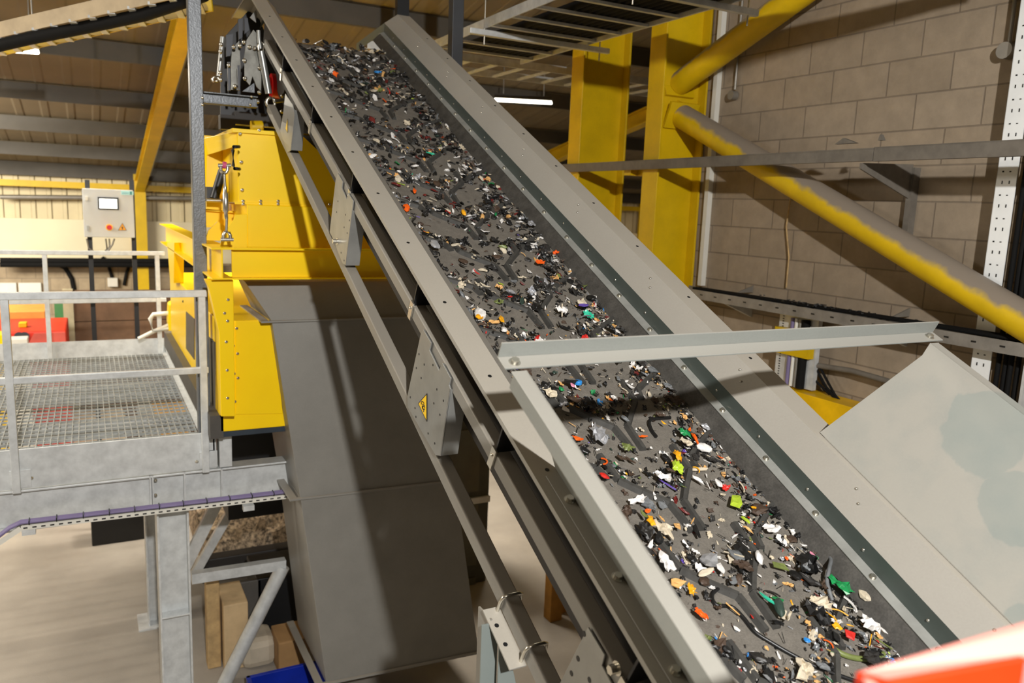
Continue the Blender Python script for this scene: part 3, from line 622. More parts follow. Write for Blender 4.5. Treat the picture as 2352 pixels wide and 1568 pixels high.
KW = {'flake': 'flake', 'shard': 'pointed shard', 'patch': 'flat patch', 'crumple': 'crumpled scrap', 'lump': 'lumpy chunk', 'stick': 'thin stick', 'curl': 'curled strip'}
PRE = {'flake': 'plain small', 'shard': 'plain narrow', 'patch': 'plain broad', 'crumple': 'small', 'lump': 'small', 'stick': 'short', 'curl': 'short'}
kinds = ['flake'] * 7 + ['shard'] * 9 + ['crumple'] * 7 + ['lump'] + ['stick'] * 2 + ['curl']
n = 0
while n < 215:
    x = R.uniform(1.09, 1.645); s = R.uniform(.33, 2.05)
    if not visible(x, s) or R.random() > weight(x, s): continue
    col = pick(R); kd = R.choice(kinds); sz = R.uniform(.030, .055) if R.random() < .8 else R.uniform(.055, .085)
    scrap(kd, sz, col, x, s, 'waste_scrap', '%s %s %s in the mixed shreds on the lower belt' % (PRE[kd], WORD[col], KW[kd]), '%s %ss on the belt' % (WORD[col], KW[kd]), lift=R.uniform(.002, .012)); n += 1
# everything smaller or further up the belt: one heap of uncountable shreds
names = list(PAL); vs, fs, mi = [], [], []
def sprinkle(count, s0, s1, z0, z1, far=False):
    n = 0
    while n < count:
        x = R.uniform(1.075, 1.652); s = R.uniform(s0, s1)
        if not visible(x, s, 40) or R.random() > weight(x, s) * 1.1: continue
        kd = R.choice(['flake', 'shard', 'flake', 'stick', 'crumple'] if not far else ['flake', 'shard', 'flake', 'shard', 'lump', 'stick', 'curl', 'crumple'])
        a, f = piece(kd, R.uniform(z0, z1), R); Mx, c = lay(x, s, R, None, .6, R.uniform(0, .014)); k = len(vs)
        col = pick(R); vs.extend(tuple(Mx @ V(v) + c + EYE) for v in a); fs.extend([tuple(i + k for i in q) for q in f]); mi.extend([names.index(col)] * len(f)); n += 1
sprinkle(3300, .3, 2.05, .007, .030)
COLS = [(c, w * (1 if c in ('black', 'charcoal', 'brown', 'silver') else .75 if c in ('white', 'cream') else .4)) for c, w in COLS] + [('charcoal', 10), ('maroon', 2)]
sprinkle(1900, 2.05, 3.6, .014, .052, True)
sprinkle(900, 3.6, 4.86, .018, .066, True)
me = bpy.data.meshes.new('shredded_waste'); me.from_pydata(vs, [], fs)
for q in names: me.materials.append(PAL[q])
me.polygons.foreach_set('material_index', mi); o = bpy.data.objects.new('shredded_waste', me); COL.objects.link(o)
tag(o, 'mixed dark shredded waste spread over the whole length of the belt', 'shredded waste', kind='stuff')

# ------------------------------------------------------------------ yellow separator under the conveyor head
def zof(px, py, Y): return P(px, py, Y=Y).z
def xof(px, py, Y): return P(px, py, Y=Y).x
HX0 = xof(546, 400, 5.25); HX1 = HX0 + 1.75
mach = thing('separator_machine', (HX0 + .6, 5.6, -2.2), 'large bright yellow sorting machine with bolted hood and beam frame under the conveyor head', 'machine')
zt, zm, zb = zof(545, 300, 5.25), zof(547, 466, 5.25), zof(568, 568, 5.2)
B().b2((HX0, 5.25, zm), (HX1, 6.1, zt)).build('hood_upper', M_YEL, mach, bevel=.004)
b = B().b2((HX0 - .03, 5.23, zt - .012), (HX1, 6.14, zt + .012)); b.b2((HX0 - .02, 5.235, zm - .008), (HX1, 5.26, zm + .008)); b.build('hood_flange', M_YEL, mach, bevel=.002)
b = B().b2((HX0 - .115, 5.87, zm - .05), (HX0, 5.9, zt)); b.prism([(HX0 - .115, 5.87, zm), (HX0 - .115, 5.87, zt - .02), (HX0, 5.25, zt - .0), (HX0, 5.25, zt - .09), (HX0 - .1, 5.86, zt - .13)], (0, 0.02, 0)); b.build('hood_side_door', M_YEL, mach, bevel=.003)
b = B().tube([P(549, 337, X=HX0 - .01), P(537, 337, X=HX0 - .06), P(535, 345, X=HX0 - .06), P(536, 380, X=HX0 - .06), P(539, 387, X=HX0 - .06), P(550, 388, X=HX0 - .01)], .010, 10); b.build('door_handle', M_BLACK, mach)
LX0 = xof(568, 520, 5.2)
B().b2((LX0, 5.2, zb), (HX1, 6.1, zm - .008)).build('hood_lower', M_YEL, mach, bevel=.004)
q = [P(x, y, Y=5.19) for x, y in ((568, 492), (540, 493), (536, 505), (510, 540), (505, 568), (568, 568))]
B().prism(q, (0, .012, 0)).build('side_bracket', M_YEL, mach, bevel=.002)
q = [P(x, y, Y=5.5) for x, y in ((500, 508), (478, 530), (472, 552), (520, 553), (518, 520))]
B().prism(q, (0, .02, 0)).build('side_bracket', M_YEL, mach, bevel=.002)
for x, y in ((555, 372), (557, 436), (552, 307), (559, 462), (599, 462), (639, 462), (559, 469), (599, 469), (639, 469), (596, 299), (757, 470)):
    B().dome(P(x, y, Y=5.233), -EY, .011).build('hood_bolt', M_CHROME, mach)
BX0 = xof(533, 605, 5.05); z1, z0 = zof(533, 569, 5.05), zof(533, 641, 5.05)
B().ibeam((BX0, 5.07, (z0 + z1) / 2), (BX0 + 2.0, 5.07, (z0 + z1) / 2), z1 - z0, .12, .010).build('front_beam', M_YEL, mach, bevel=.002)
b = B().ibeam((BX0 - .06, 5.02, (z0 + z1) / 2), (BX0 - .06, 8.9, (z0 + z1) / 2), z1 - z0, .12, .010); b.build('side_beam', M_YEL, mach, bevel=.002)
q = [P(x, y, Y=5.08) for x, y in ((472, 643), (536, 643), (540, 956), (508, 956), (504, 765), (480, 660))]
B().prism(q, (0, .10, 0)).build('front_leg', M_YEL, mach, bevel=.003)
for x, y in ((524, 688), (516, 719), (523, 737), (520, 785), (522, 850), (523, 914)):
    B().dome(P(x, y, Y=5.075), -EY, .010).build('leg_bolt', M_CHROME, mach)
q = [P(x, y, X=BX0 - .12) for x, y in ((384, 557), (400, 557), (399, 650), (391, 650))]
B().prism(q, (.08, 0, 0)).build('far_leg', M_YEL, mach)
SX = xof(507, 850, 5.12); y1 = 8.55
B().b2((SX, 5.2, zof(507, 1000, 5.12)), (SX + 1.3, y1, zof(507, 742, 5.12))).build('body', M_YEL, mach, bevel=.006)
b = B()
for (x0, a, x1, c) in ((427, 715, 446, 800), (478, 772, 494, 914)):
    q = [P(x0, a, X=SX - .004), P(x1, a + (x1 - x0) * .9, X=SX - .004), P(x1, c + 26, X=SX - .004), P(x0, c, X=SX - .004)]
    B().prism(q, (.01, 0, 0)).build('vent_grille', mat('grille_dark', '5a5448', .6), mach)
for x, y in ((421, 692), (489, 783), (452, 690), (460, 740)): B().dome(P(x, y, X=SX), -EX, .012).build('panel_screw', M_BLACK, mach)
q = [P(x, y, Y=5.19) for x, y in ((541, 737), (627, 737), (650, 950), (541, 952))]
B().prism(q, (0, .05, 0)).build('front_cover', M_YEL, mach, bevel=.004)
for x, y in ((544, 754), (546, 812), (547, 868), (536, 794), (538, 858), (540, 922)): B().dome(P(x, y, Y=5.185), -EY, .010).build('cover_bolt', M_CHROME, mach)
zp1, zp0 = zof(520, 955, 5.25), zof(520, 1000, 5.25)
M_PLINTH = mat('plinth_blue_grey', '2c3640', .4)
B().b2((SX - .02, 5.22, zp0), (SX + 1.5, 5.4, zp1)).build('plinth', M_PLINTH, mach, bevel=.003)
B().b2((xof(553, 1010, 5.9), 6.6, P(560, 1190, Y=6.6).z), (xof(553, 1010, 5.9) + 1.2, 7.9, zp0 - .002)).build('underside_shade_box', M_BLACK, mach)  # black box added to stand for the shade beneath the machine
B().b2((SX - .06, 5.2, zp0), (SX + .02, 8.7, zp1 + .02)).build('plinth_rail', mat('plinth_rail_grey', '4a4743', .5), mach)
q = [P(x, y, Y=8.7) for x, y in ((388, 700), (400, 692), (404, 720), (404, 790), (392, 788), (386, 740))]
B().prism(q, (0, .2, 0)).build('end_guard', M_YEL, mach, bevel=.01)
# turnbuckle in front of the hood
tb = thing('turnbuckle', P(521, 548, Y=4.98), 'bright zinc turnbuckle rod with forked ends in front of the yellow hood', 'turnbuckle')
A = lambda x, y, dy=0: P(x, y, Y=4.98 + dy)
B().tube([A(515, 400), A(519, 455)], .008, 8).build('threaded_rod', M_CHROME, tb); B().tube([A(521, 498), A(520, 532)], .008, 8).build('threaded_rod', M_CHROME, tb)
B().tube([A(517, 428), A(517, 442), A(518, 444), A(519, 484), A(519, 488), A(520, 502)], [.011, .011, .017, .017, .011, .011], 10).build('sleeve', M_CHROME, tb)
for (yy, sg) in ((388, 1), (542, -1)):
    o_ = 515 if sg > 0 else 521
    B().tube([A(o_ - 8, yy - 10 * sg), A(o_ - 8, yy + 2 * sg), A(o_ - 5, yy + 8 * sg), A(o_, yy + 11 * sg), A(o_ + 5, yy + 8 * sg), A(o_ + 8, yy + 2 * sg), A(o_ + 8, yy - 10 * sg)], .010, 8).build('fork', M_CHROME, tb)
    B().tube([A(o_ - 14, yy - 8 * sg), A(o_ + 15, yy - 8 * sg)], .012, 10).build('pin', M_CHROME, tb)
B().tube([A(511, 378), A(519, 380)], .020, 12).build('pink_bushing', mat('pink_bush', 'd0507a', .5), tb)
b = B().tube([P(511, 392, Y=5.6), P(492, 455, Y=5.6)], .028, 12); b.b2(P(476, 462, Y=5.62), P(498, 430, Y=5.75)); tag(b.build('damper', M_BLACK), 'black damper strut on the left side of the yellow machine', 'damper')
b = B().tube([P(474, 460, Y=5.45), P(512, 461, Y=5.45)], .012, 8); tag(b.build('pivot_shaft', M_CHROME), 'shiny shaft at the foot of the black damper strut', 'shaft')
b = B().ibeam(P(470, 500, Y=5.75), P(535, 505, Y=5.75), .12, .1); b.b2(P(474, 462, Y=5.8), P(500, 498, Y=6.1)); b.build('rear_frame', M_YEL, mach)

# grey chute hanging below the machine
ch = thing('discharge_chute', P(700, 1568, Y=5.3), 'tall grey sheet metal chute with flanged seams below the yellow machine', 'chute')
def duct(a, b_, c, d, ya, yb, da, db, name):
    q = [P(*a, Y=ya), P(*b_, Y=ya), P(*c, Y=yb), P(*d, Y=yb)]; w = [V((0, da, 0))] * 2 + [V((0, db, 0))] * 2
    return B().hexa(q, [p + o for p, o in zip(q, w)]).build(name, M_CHUTE, ch, bevel=.003)
duct((562, 646), (950, 646), (960, 727), (624, 737), 5.22, 5.12, .3, .75, 'transition_piece')
duct((624, 737), (960, 727), (1045, 1103), (690, 1143), 5.12, 5.02, .75, .72, 'upper_duct')
duct((690, 1143), (1045, 1103), (1100, 1498), (750, 1570), 5.02, 4.92, .72, .85, 'lower_duct')
for (l, r, y_, dp, n) in (((619, 737), (965, 726), 5.10, .80, 2), ((684, 1145), (1050, 1103), 5.00, .66, 3), ((744, 1571), (1106, 1497), 4.90, .92, 3)):
    a, c = P(*l, Y=y_), P(*r, Y=y_)
    b = B().hexa([a, c, c + V((0, .03, 0)), a + V((0, .03, 0))], [p - V((0, 0, .012)) for p in (a, c, c + V((0, .03, 0)), a + V((0, .03, 0)))])
    b.hexa([a - V((.05, 0, 0)), a, a + V((.0, dp, 0)), a + V((-.05, dp, 0))], [p - V((0, 0, .012)) for p in (a - V((.05, 0, 0)), a, a + V((.0, dp, 0)), a + V((-.05, dp, 0)))])
    b.build('seam_flange', M_TUBE, ch, bevel=.001)
a = P(580, 712, Y=5.3); c = P(622, 737, Y=5.1)

# head hardware on the near side of the conveyor
hh = thing('scraper_assembly', P(560, 260, Y=5.9), 'dark belt scraper and tensioner hardware with zinc plates at the conveyor head', 'scraper')
def flat(pts, Y, name, m, th=.008, par=hh): return B().prism([P(x, y, Y=Y) for x, y in pts], (0, th, 0)).build(name, m, par, bevel=.001)
flat(((576, 18), (522, 78), (508, 110), (506, 300), (720, 300), (640, 150), (590, 30)), 6.35, 'shade_backing', M_BLACK, .02)  # black sheet standing in for the dark shade behind the head hardware
flat(((582, 68), (566, 92), (561, 130), (562, 182), (574, 196), (580, 176), (590, 200), (600, 210), (602, 130), (596, 84)), 5.62, 'zinc_plate', M_ZPLATE)
flat(((550, 92), (533, 112), (530, 150), (531, 206), (550, 208), (553, 150)), 5.85, 'zinc_plate', M_ZPLATE)
M_SLAT = mat('slat_blue_grey', '31343c', .4)
flat(((519, 80), (536, 77), (533, 128), (520, 130)), 6.0, 'scraper_slat', M_SLAT, .02)
flat(((547, 44), (558, 41), (557, 86), (548, 92)), 6.0, 'scraper_slat', M_SLAT, .02)
flat(((561, 41), (569, 41), (573, 70), (562, 78)), 6.0, 'scraper_slat', M_SLAT, .02)
flat(((523, 142), (529, 142), (530, 208), (524, 208)), 5.8, 'scraper_slat', M_SLAT, .02)
flat(((545, 150), (551, 150), (552, 207), (547, 207)), 5.75, 'scraper_slat', M_SLAT, .02)
flat(((588, 22), (574, 40), (588, 52), (591, 30)), 5.8, 'angle_plate', M_TUBE)
flat(((556, 210), (584, 190), (585, 213)), 5.6, 'angle_plate', M_POST)
for pts, nm in ((((594, 70), (595, 92), (598, 112)), 'rod'), (((600, 118), (612, 185), (617, 215)), 'rod')):
    B().tube([P(x, y, Y=5.55) for x, y in pts], .022 if pts[0][1] > 100 else .012, 10).build(nm, M_ZINC, hh)
ring = [P(622 + 10 * math.cos(a), 235 + 11 * math.sin(a), Y=5.5) for a in [k * .524 for k in range(12)]]
B().tube(ring, .010, 8, closed=True).build('eye_end', M_CHROME, hh)
ring = [P(600 + 7 * math.cos(a), 108 + 12 * math.sin(a), Y=5.55) for a in [k * .524 for k in range(12)]]
B().tube(ring, .008, 8, closed=True).build('eye_end', M_CHROME, hh)
B().tube([P(628, 234, Y=5.5), P(652, 230, Y=5.5)], .013, 10).build('pin', M_CHROME, hh); B().tube([P(661, 230, Y=5.4), P(678, 232, Y=5.4)], .012, 10).build('pin', M_CHROME, hh)
B().tube([P(512, 85, Y=6.0), P(508, 125, Y=6.0), P(503, 175, Y=6.0)], .018, 10).build('rod', M_ZINC, hh)
ring = [P(495 + 7 * math.cos(a), 182 + 6 * math.sin(a), Y=6.0) for a in [k * .524 for k in range(12)]]
B().tube(ring, .009, 8, closed=True).build('eye_end', M_CHROME, hh)
for x, y in ((561, 97), (574, 108), (585, 111), (562, 139), (597, 156), (563, 180), (540, 198), (552, 105), (537, 108), (508, 102), (507, 118), (506, 167), (507, 183), (526, 150), (592, 233), (649, 220), (648, 256), (596, 212)):
    B().dome(P(x, y, Y=5.60 if x > 555 else 5.78), -EY, .014).build('bolt_head', M_CHROME, hh)
b = B().tube([P(622, 197, Y=6.05), P(652, 200, Y=6.05)], .085, 20); b.tube([P(618, 197, Y=6.05), P(623, 197, Y=6.05)], .06, 20)
tag(b.build('drive_motor', M_RED), 'red drum shaped drive motor in the shade under the conveyor head', 'motor')
b = B().b2(P(506, 262, Y=6.2), P(536, 300, Y=6.3)); b.b2(P(540, 255, Y=6.2), P(640, 300, Y=6.5)); b.build('support_block', M_VOID, hh)
b = B().tube([P(577, 292, Y=6.0), P(603, 292, Y=6.0)], .045, 14); tag(b.build('gear_motor', M_YELD), 'small dusty yellow motor behind the top edge of the yellow hood', 'motor')

# dark hanging posts
PY = 5.52
def zroof(x, y): return roofz(y) - .02
x0 = xof(452, 300, PY)
pst = thing('hanger_post', (x0, PY, -1.9), 'tall dark square steel post left of the conveyor head with a stub bracket', 'post')
B().b2((x0 - .038, PY - .045, -1.93), (x0 + .038, PY + .045, zroof(x0, PY))).build('post', M_POST, pst, bevel=.004)
a, c = P(463, 209, Y=PY), P(590, 250, Y=PY)
b = B().ibeam((x0 + .04, PY, (a.z + c.z) / 2), (c.x, PY, (a.z + c.z) / 2), a.z - c.z - .01, .09, .008); b.build('stub_bracket', M_POST, pst, bevel=.002)
for x, y in ((578, 222), (575, 240), (465, 224), (465, 240)): B().dome(P(x, y, Y=PY - .05), -EY, .009).build('bolt', M_CHROME, pst)
x0 = xof(1047, 80, 5.9); z_ = P(1047, 150, Y=5.9).z - .35
ps2 = B().b2((x0 - .045, 5.86, z_), (x0 + .045, 5.95, zroof(x0, 5.9))).build('hanger_post', mat('charcoal_post', '3a3c40', .5), bevel=.004)
tag(ps2, 'charcoal square post dropping behind the right side of the conveyor head', 'post')
b = B().b2((x0 - .26, 6.5, z_), (x0 - .16, 6.56, zroof(x0, 6.5))); tag(b.build('black_drop_post', M_BLACK), 'narrow black post hanging left of the charcoal post', 'post')

# ------------------------------------------------------------------ platform, guard rails, columns
DZ = -1.66; YN, YFAR, XR = 5.37, 9.05, .66
plat = thing('access_platform', (-.4, 7.0, FZ), 'galvanised steel platform with open mesh grating left of the yellow machine', 'platform')
b = B()
x = -1.6
while x < XR - .02: b.b2((x - .0025, YN + .05, DZ - .03), (x + .0025, YFAR - .05, DZ)); x += .041
y = YN + .08
while y < YFAR - .05: b.b2((-1.6, y - .004, DZ - .012), (XR - .02, y + .004, DZ + .003)); y += .10
tag(b.build('mesh_grating', mat('grating_zinc', 'a4a8a7', .45, .3, .15, 14), plat), None)
ztt, ztb = zof(490, 992, YN), zof(494, 1074, YN)
B().b2((-1.7, YN, ztb), (XR + .02, YN + .012, ztt)).build('toe_board', M_GALV, plat, bevel=.002)
B().b2((-1.7, YFAR, DZ - .05), (XR, YFAR + .01, DZ + .15)).build('toe_board', M_GALV, plat)
b = B().b2((XR, YN, DZ - .1), (XR + .01, YFAR, DZ + .09)); b.b2((XR - .035, YN, DZ - .005), (XR, YFAR, DZ + .006)); b.build('toe_board', M_GALV, plat)
for yy in (6.6, 7.8): B().ibeam((-1.6, yy, DZ - .12), (XR, yy, DZ - .12), .14, .07, .008).build('deck_joist', M_GALV, plat)
zb1, zb0 = ztb - .005, P(340, 1180, Y=YN).z
B().ibeam((-1.8, YN + .05, (zb0 + zb1) / 2), (1.45, YN + .05, (zb0 + zb1) / 2), zb1 - zb0, .13, .012).build('front_beam', M_GALV, plat, bevel=.002)
for px in (346, 352, 425, 510):
    xx = xof(px, 1140, YN); B().b2((xx - .005, YN - .015, zb0), (xx + .005, YN + .04, zb1)).build('web_stiffener', M_GALV, plat)
B().b2((xof(503, 1040, YN), YN - .02, zof(503, 1072, YN)), (xof(532, 1040, YN), YN + .1, zof(503, 1002, YN))).build('bearing_block', M_GALV, plat, bevel=.003)
for yy, nm in ((5.36, 'column'), (6.95, 'column')):
    xa = xof(362, 1300, 5.45); xb = xof(434, 1300, 5.45); t = .012
    b = B()
    for xx in (xa, xb - t): b.b2((xx, yy, FZ), (xx + t, yy + .2, zb0))
    b.b2((xa, yy + .09, FZ), (xb, yy + .1, zb0)); 
    if yy < 6: zz = P(400, 1412, Y=5.4).z; b.b2((xa, yy + .005, zz), (xb, yy + .09, zz + .01))
    b.b2((xa - .08, yy - .05, FZ), (xb + .08, yy + .25, FZ + .015)); b.build(nm, M_GALV, plat, bevel=.001)
B().ibeam((xof(398, 1200, 5.45), 5.5, zb0 - .09), (xof(398, 1200, 5.45), 8.9, zb0 - .09), .16, .12).build('cross_beam', M_GALV, plat)
for x, y in ((8 + 22, 1098), (72, 1098), (452, 1060), (484, 1055), (357, 1103), (357, 1137)):
    B().dome(P(x, y, Y=YN - .003), -EY, .012).build('beam_bolt', M_CHROME, plat)
def guard(yy, zt_, xs, zm_, x0, x1, label, zb_):
    t = thing('guard_rail', ((x0 + x1) / 2, yy, zb_), label, 'guard rail'); w = .021
    B().b2((x0, yy - w, zt_ - .042), (x1, yy + w, zt_)).build('top_rail', M_GALV, t, bevel=.004)
    B().b2((x0, yy - w + .004, zm_ - .02), (x1, yy + w - .004, zm_ + .02)).build('mid_rail', M_GALV, t, bevel=.004)
    for xx in xs: B().b2((xx - w, yy - w, zb_), (xx + w, yy + w, zt_ - .042)).build('post', M_GALV, t, bevel=.003)
    return t
xp = xof(466, 800, YN - .03)
g = guard(YN - .03, P(470, 666, Y=YN - .03).z, (xp, xp - 1.055), P(455, 850, Y=YN - .03).z, -1.9, xp + .03, 'near galvanised guard rail along the front edge of the mesh platform', ztb - .01)
for dx in (0, -1.055): B().b2((xp + dx - .035, YN - .012, ztb + .01), (xp + dx + .075, YN - .002, ztb + .12)).build('foot_plate', M_GALV, g, bevel=.001)
g = guard(YFAR - .04, P(200, 575, Y=YFAR).z, (xof(108, 680, YFAR), xof(363, 680, YFAR)), P(200, 690, Y=YFAR).z, -2.2, XR + .02, 'far galvanised guard rail behind the mesh platform', DZ - .02)
# perforated tray with violet cables clipped under the front beam
TY = 5.22
ct = thing('cable_tray', P(350, 1180, Y=TY), 'narrow perforated white tray clipped under the front beam of the platform', 'cable tray')
a, c = P(48, 1213, Y=TY), P(664, 1140, Y=TY)
e_ = P(-25, 1262, Y=TY)
b = B().beam(a, c, .004, .026); b.beam(a + V((0, .06, 0)), c + V((0, .06, 0)), .004, .026); b.beam(a + V((0, .03, -.012)), c + V((0, .03, -.012)), .06, .003); b.beam(e_, a, .004, .03); b.build('tray', M_WHITE, ct)
for i in range(34): B().box(a.lerp(c, (i + .5) / 34) + V((0, -.003, 0)), (.022, .002, .008)).build('slot', M_BLACK, ct)
for i in range(11): B().box(a.lerp(c, (i + .3) / 11) + V((0, .028, .028)), (.006, .062, .022)).build('cable_tie', M_BLACK, ct)
for k in range(3):
    o = V((0, .01 + .018 * k, .028)); b = B().tube([e_ + o + V((-.05, 0, -.05)), e_ + o, a.lerp(e_, .35) + o + V((0, 0, .012)), a + o, c + o], .009, 8)
    tag(b.build('cable', M_PURP), 'violet cables bundled along the tray under the platform beam', 'cable', 'violet cables on the platform tray')
for px, py in ((65, 1212), (572, 1158)):
    p = P(px, py, Y=TY); b = B().box(p - V((0, -.03, .03)), (.07, .05, .035)); b.build('tray_clip', M_GALV, ct)
# strut and diagonal pipe under the platform
b = B().beam(P(440, 1326, Y=5.85), P(655, 1293, Y=5.85), .07, .075); tag(b.build('horizontal_strut', M_GALV), 'galvanised horizontal strut running from the platform column to the chute', 'strut')
pp_ = P(650, 1300, Y=5.85); qq = P(500, 1600, Y=5.85); qq = pp_ + (qq - pp_) * ((FZ - pp_.z) / (qq.z - pp_.z))
b = B().tube([pp_, qq], .052, 16); tag(b.build('diagonal_pipe', M_GALV), 'thick galvanised pipe slanting down from the strut to the floor', 'pipe')
b = B().beam(P(515, 1120, Y=6.6), P(425, 1300, Y=6.6), .05, .09); b.beam(P(560, 1120, Y=6.9), P(440, 1330, Y=6.9), .05, .07)
tag(b.build('angle_brace', M_GALV), 'shadowed angle brace behind the platform column', 'brace')

# ------------------------------------------------------------------ right hand side: columns, braces, trays on the block wall
def column(x0, x1, y0, label):
    b = B().ibeam(((x0 + x1) / 2, y0 + .105, FZ), ((x0 + x1) / 2, y0 + .105, zroof(x0, y0)), x1 - x0, .21, .018, EX)
    # web is thickened to stand for the cased face seen from the conveyor
    return tag(b.build('steel_column', M_YELD, bevel=.003), label, 'column', 'nearer yellow columns')
column(4.22, 4.69, 5.48, 'right one of the two tall yellow steel columns, carrying the diagonal tubes')
column(4.20, 4.74, 6.69, 'left one of the two tall yellow steel columns, behind the cable ladder')
b = B().b2((xof(1442, 400, 5.9), 5.86, P(1480, 405, Y=5.9).z), (4.6, 5.96, P(1480, 390, Y=5.9).z)); b.b2((4.3, 5.69, P(1480, 405, Y=5.9).z), (4.4, 5.87, P(1480, 390, Y=5.9).z)); tag(b.build('column_cleat', M_YELD), 'short yellow cleat joining the two columns below the dark rail', 'bracket')
def brace(p, q, label):
    t = thing('diagonal_brace', p, label, 'brace', 'yellow diagonal brace tubes')
    B().tube([p, q], .098, 28).build('tube', M_YTUBE, t)
    d = (q - p).normalized(); B().box(p - d * .02, (.30, .03, .22), (EX, d, d.cross(EX))).build('end_plate', M_YELD, t, bevel=.003)
    B().box(p - d * .10, (.02, .16, .20), (EX, d, d.cross(EX))).build('gusset', M_YELD, t)
    return t
brace(P(1568, 268, X=4.46), P(2390, 760, X=4.46), 'thick dusty yellow tube slanting down to the right in front of the block wall')
brace(P(1560, 192, X=4.46), P(1900, -60, X=4.46), 'yellow tube slanting up to the right from the nearer column to the roof')
rl = thing('dark_rail', (4.17, 4.4, .38), 'long dusty dark steel rail crossing in front of the yellow columns and block wall', 'rail')
za, zc = P(2352, 319, X=4.15).z, P(2352, 358, X=4.15).z
b = B().b2((4.15, .9, zc), (4.18, 3.33, za)); b.b2((4.15, .9, za - .01), (4.215, 3.33, za)); b.build('rail_length', M_DARKBEAM, rl, bevel=.002)
b = B().b2((4.152, 3.335, zc + .003), (4.18, 7.0, za - .003)); b.b2((4.15, 3.335, za - .012), (4.195, 7.0, za - .003)); b.build('rail_length', M_DARKBEAM, rl, bevel=.002)
b = B()
for px, w in ((1935, .1), (2020, .02)):
    p = P(px, 330 if w > .05 else 322, X=4.17); b.prism([p + V((0, -w, 0)), p + V((0, w * .6, .0)), p + V((0, 0, .035))], (.03, 0, 0))
b.build('loose_tag', M_DARKBEAM, rl)
br = thing('wall_bracket', P(2090, 540, X=4.66), 'dark angle bracket on the block wall holding the dusty rail', 'bracket')
a, c = P(2092, 450, X=4.66), P(2086, 545, X=4.66)
B().b2((4.64, a.y - .02, c.z), (4.7, a.y + .02, P(2097, 385, X=4.66).z)).build('wall_strip', M_DARKBEAM, br)
z_ = P(2097, 385, X=4.66).z
B().prism([(4.65, a.y, z_ + .02), (4.17, a.y, zc - .005), (4.17, a.y, zc - .04), (4.65, a.y, a.z - .02)], (0, .012, 0)).build('arm', M_DARKBEAM, br)
B().prism([(4.655, a.y - .01, z_), (4.655, a.y + .22, z_), (4.655, a.y, a.z - .03)], (.01, 0, 0)).build('web_plate', M_DARKBEAM, br)
# wall mounted lower tray
lt = thing('wall_cable_tray', (4.5, 4, -.7), 'dusty perforated cable tray running along the block wall above the hopper', 'cable tray')
b = B().b2((4.42, 1.5, -.685), (4.424, 5.45, -.615)); b.b2((4.42, 1.5, -.689), (4.62, 5.45, -.685)); b.b2((4.62, 1.5, -.685), (4.624, 5.45, -.615)); b.build('tray_channel', mat('dusty_galv', '8f8b84', .55, .3, .15, 10), lt)
for i in range(22):
    y = 1.9 + i * .165; B().b2((4.4185, y, -.655), (4.42, y + .03, -.645)).build('slot', M_BLACK, lt)
for y in (4.75, 3.35, 2.35):
    B().prism([(4.42, y, -.69), (4.7, y, -.69), (4.7, y, -.80)], (0, .03, 0)).build('tray_arm', M_GALV, lt)
    B().prism([(4.52, y, -.60), (4.69, y, -.60), (4.69, y, -.545)], (0, .012, 0)).build('tray_arm', M_CONDUIT, lt)
for k in range(3):
    b = B().tube([(4.46 + .03 * k, 1.5, -.61 + .006 * k), (4.47 + .03 * k, 3.2, -.605), (4.46 + .03 * k, 5.2, -.61)], .011, 8)
    tag(b.build('tray_cable', M_CABLE), 'black cables lying in the wall tray above the hopper', 'cable', 'black cables in the wall tray')
rr = random.Random(4)
b = B()
for i in range(60): b.box((4.44 + rr.random() * .12, 3.9 + rr.gauss(0, .25), -.602 + rr.random() * .012), (.012, .02 * rr.random() + .006, .006), (V((math.cos(i), math.sin(i), 0)), V((-math.sin(i), math.cos(i), 0)), EZ))
tag(b.build('tray_debris', M_BLACK), 'dark crumbs of debris heaped on the wall tray', 'debris', kind='stuff')
# tall white perforated riser with black cables at the right edge
rs = thing('cable_riser', (4.58, 2.77, FZ), 'bright white perforated cable riser standing against the wall at the right edge', 'cable tray')
B().b2((4.56, 2.71, FZ), (4.565, 2.82, 2.9)).build('riser_face', mat('zinc_white', 'f0f3f3', .35, .0, .04), rs)
B().b2((4.56, 2.82, FZ), (4.62, 2.823, 2.9)).build('riser_side', M_GALV, rs)
for i in range(34):
    z = -1.0 + i * .065
    for y, h in ((2.745, .018), (2.785, .018)) if i % 2 else ((2.745, .006), (2.785, .008)):
        B().b2((4.558, y, z), (4.5605, y + (.006 if i % 2 else .010), z + h)).build('slot', M_BLACK, rs)
for k in range(4):
    b = B().cyl((4.585 + .01 * (k % 2), 2.68 - .035 * k, FZ), (4.585 + .01 * (k % 2), 2.68 - .035 * k, 2.9), .014, 10)
    tag(b.build('riser_cable', M_CABLE), 'black cables running up beside the white riser', 'cable', 'black cables beside the white riser')
b = B().b2((4.54, 2.50, FZ), (4.62, 2.515, 2.9)); tag(b.build('riser_flank', M_GALV), 'thin galvanised strip right of the black riser cables', 'strip')
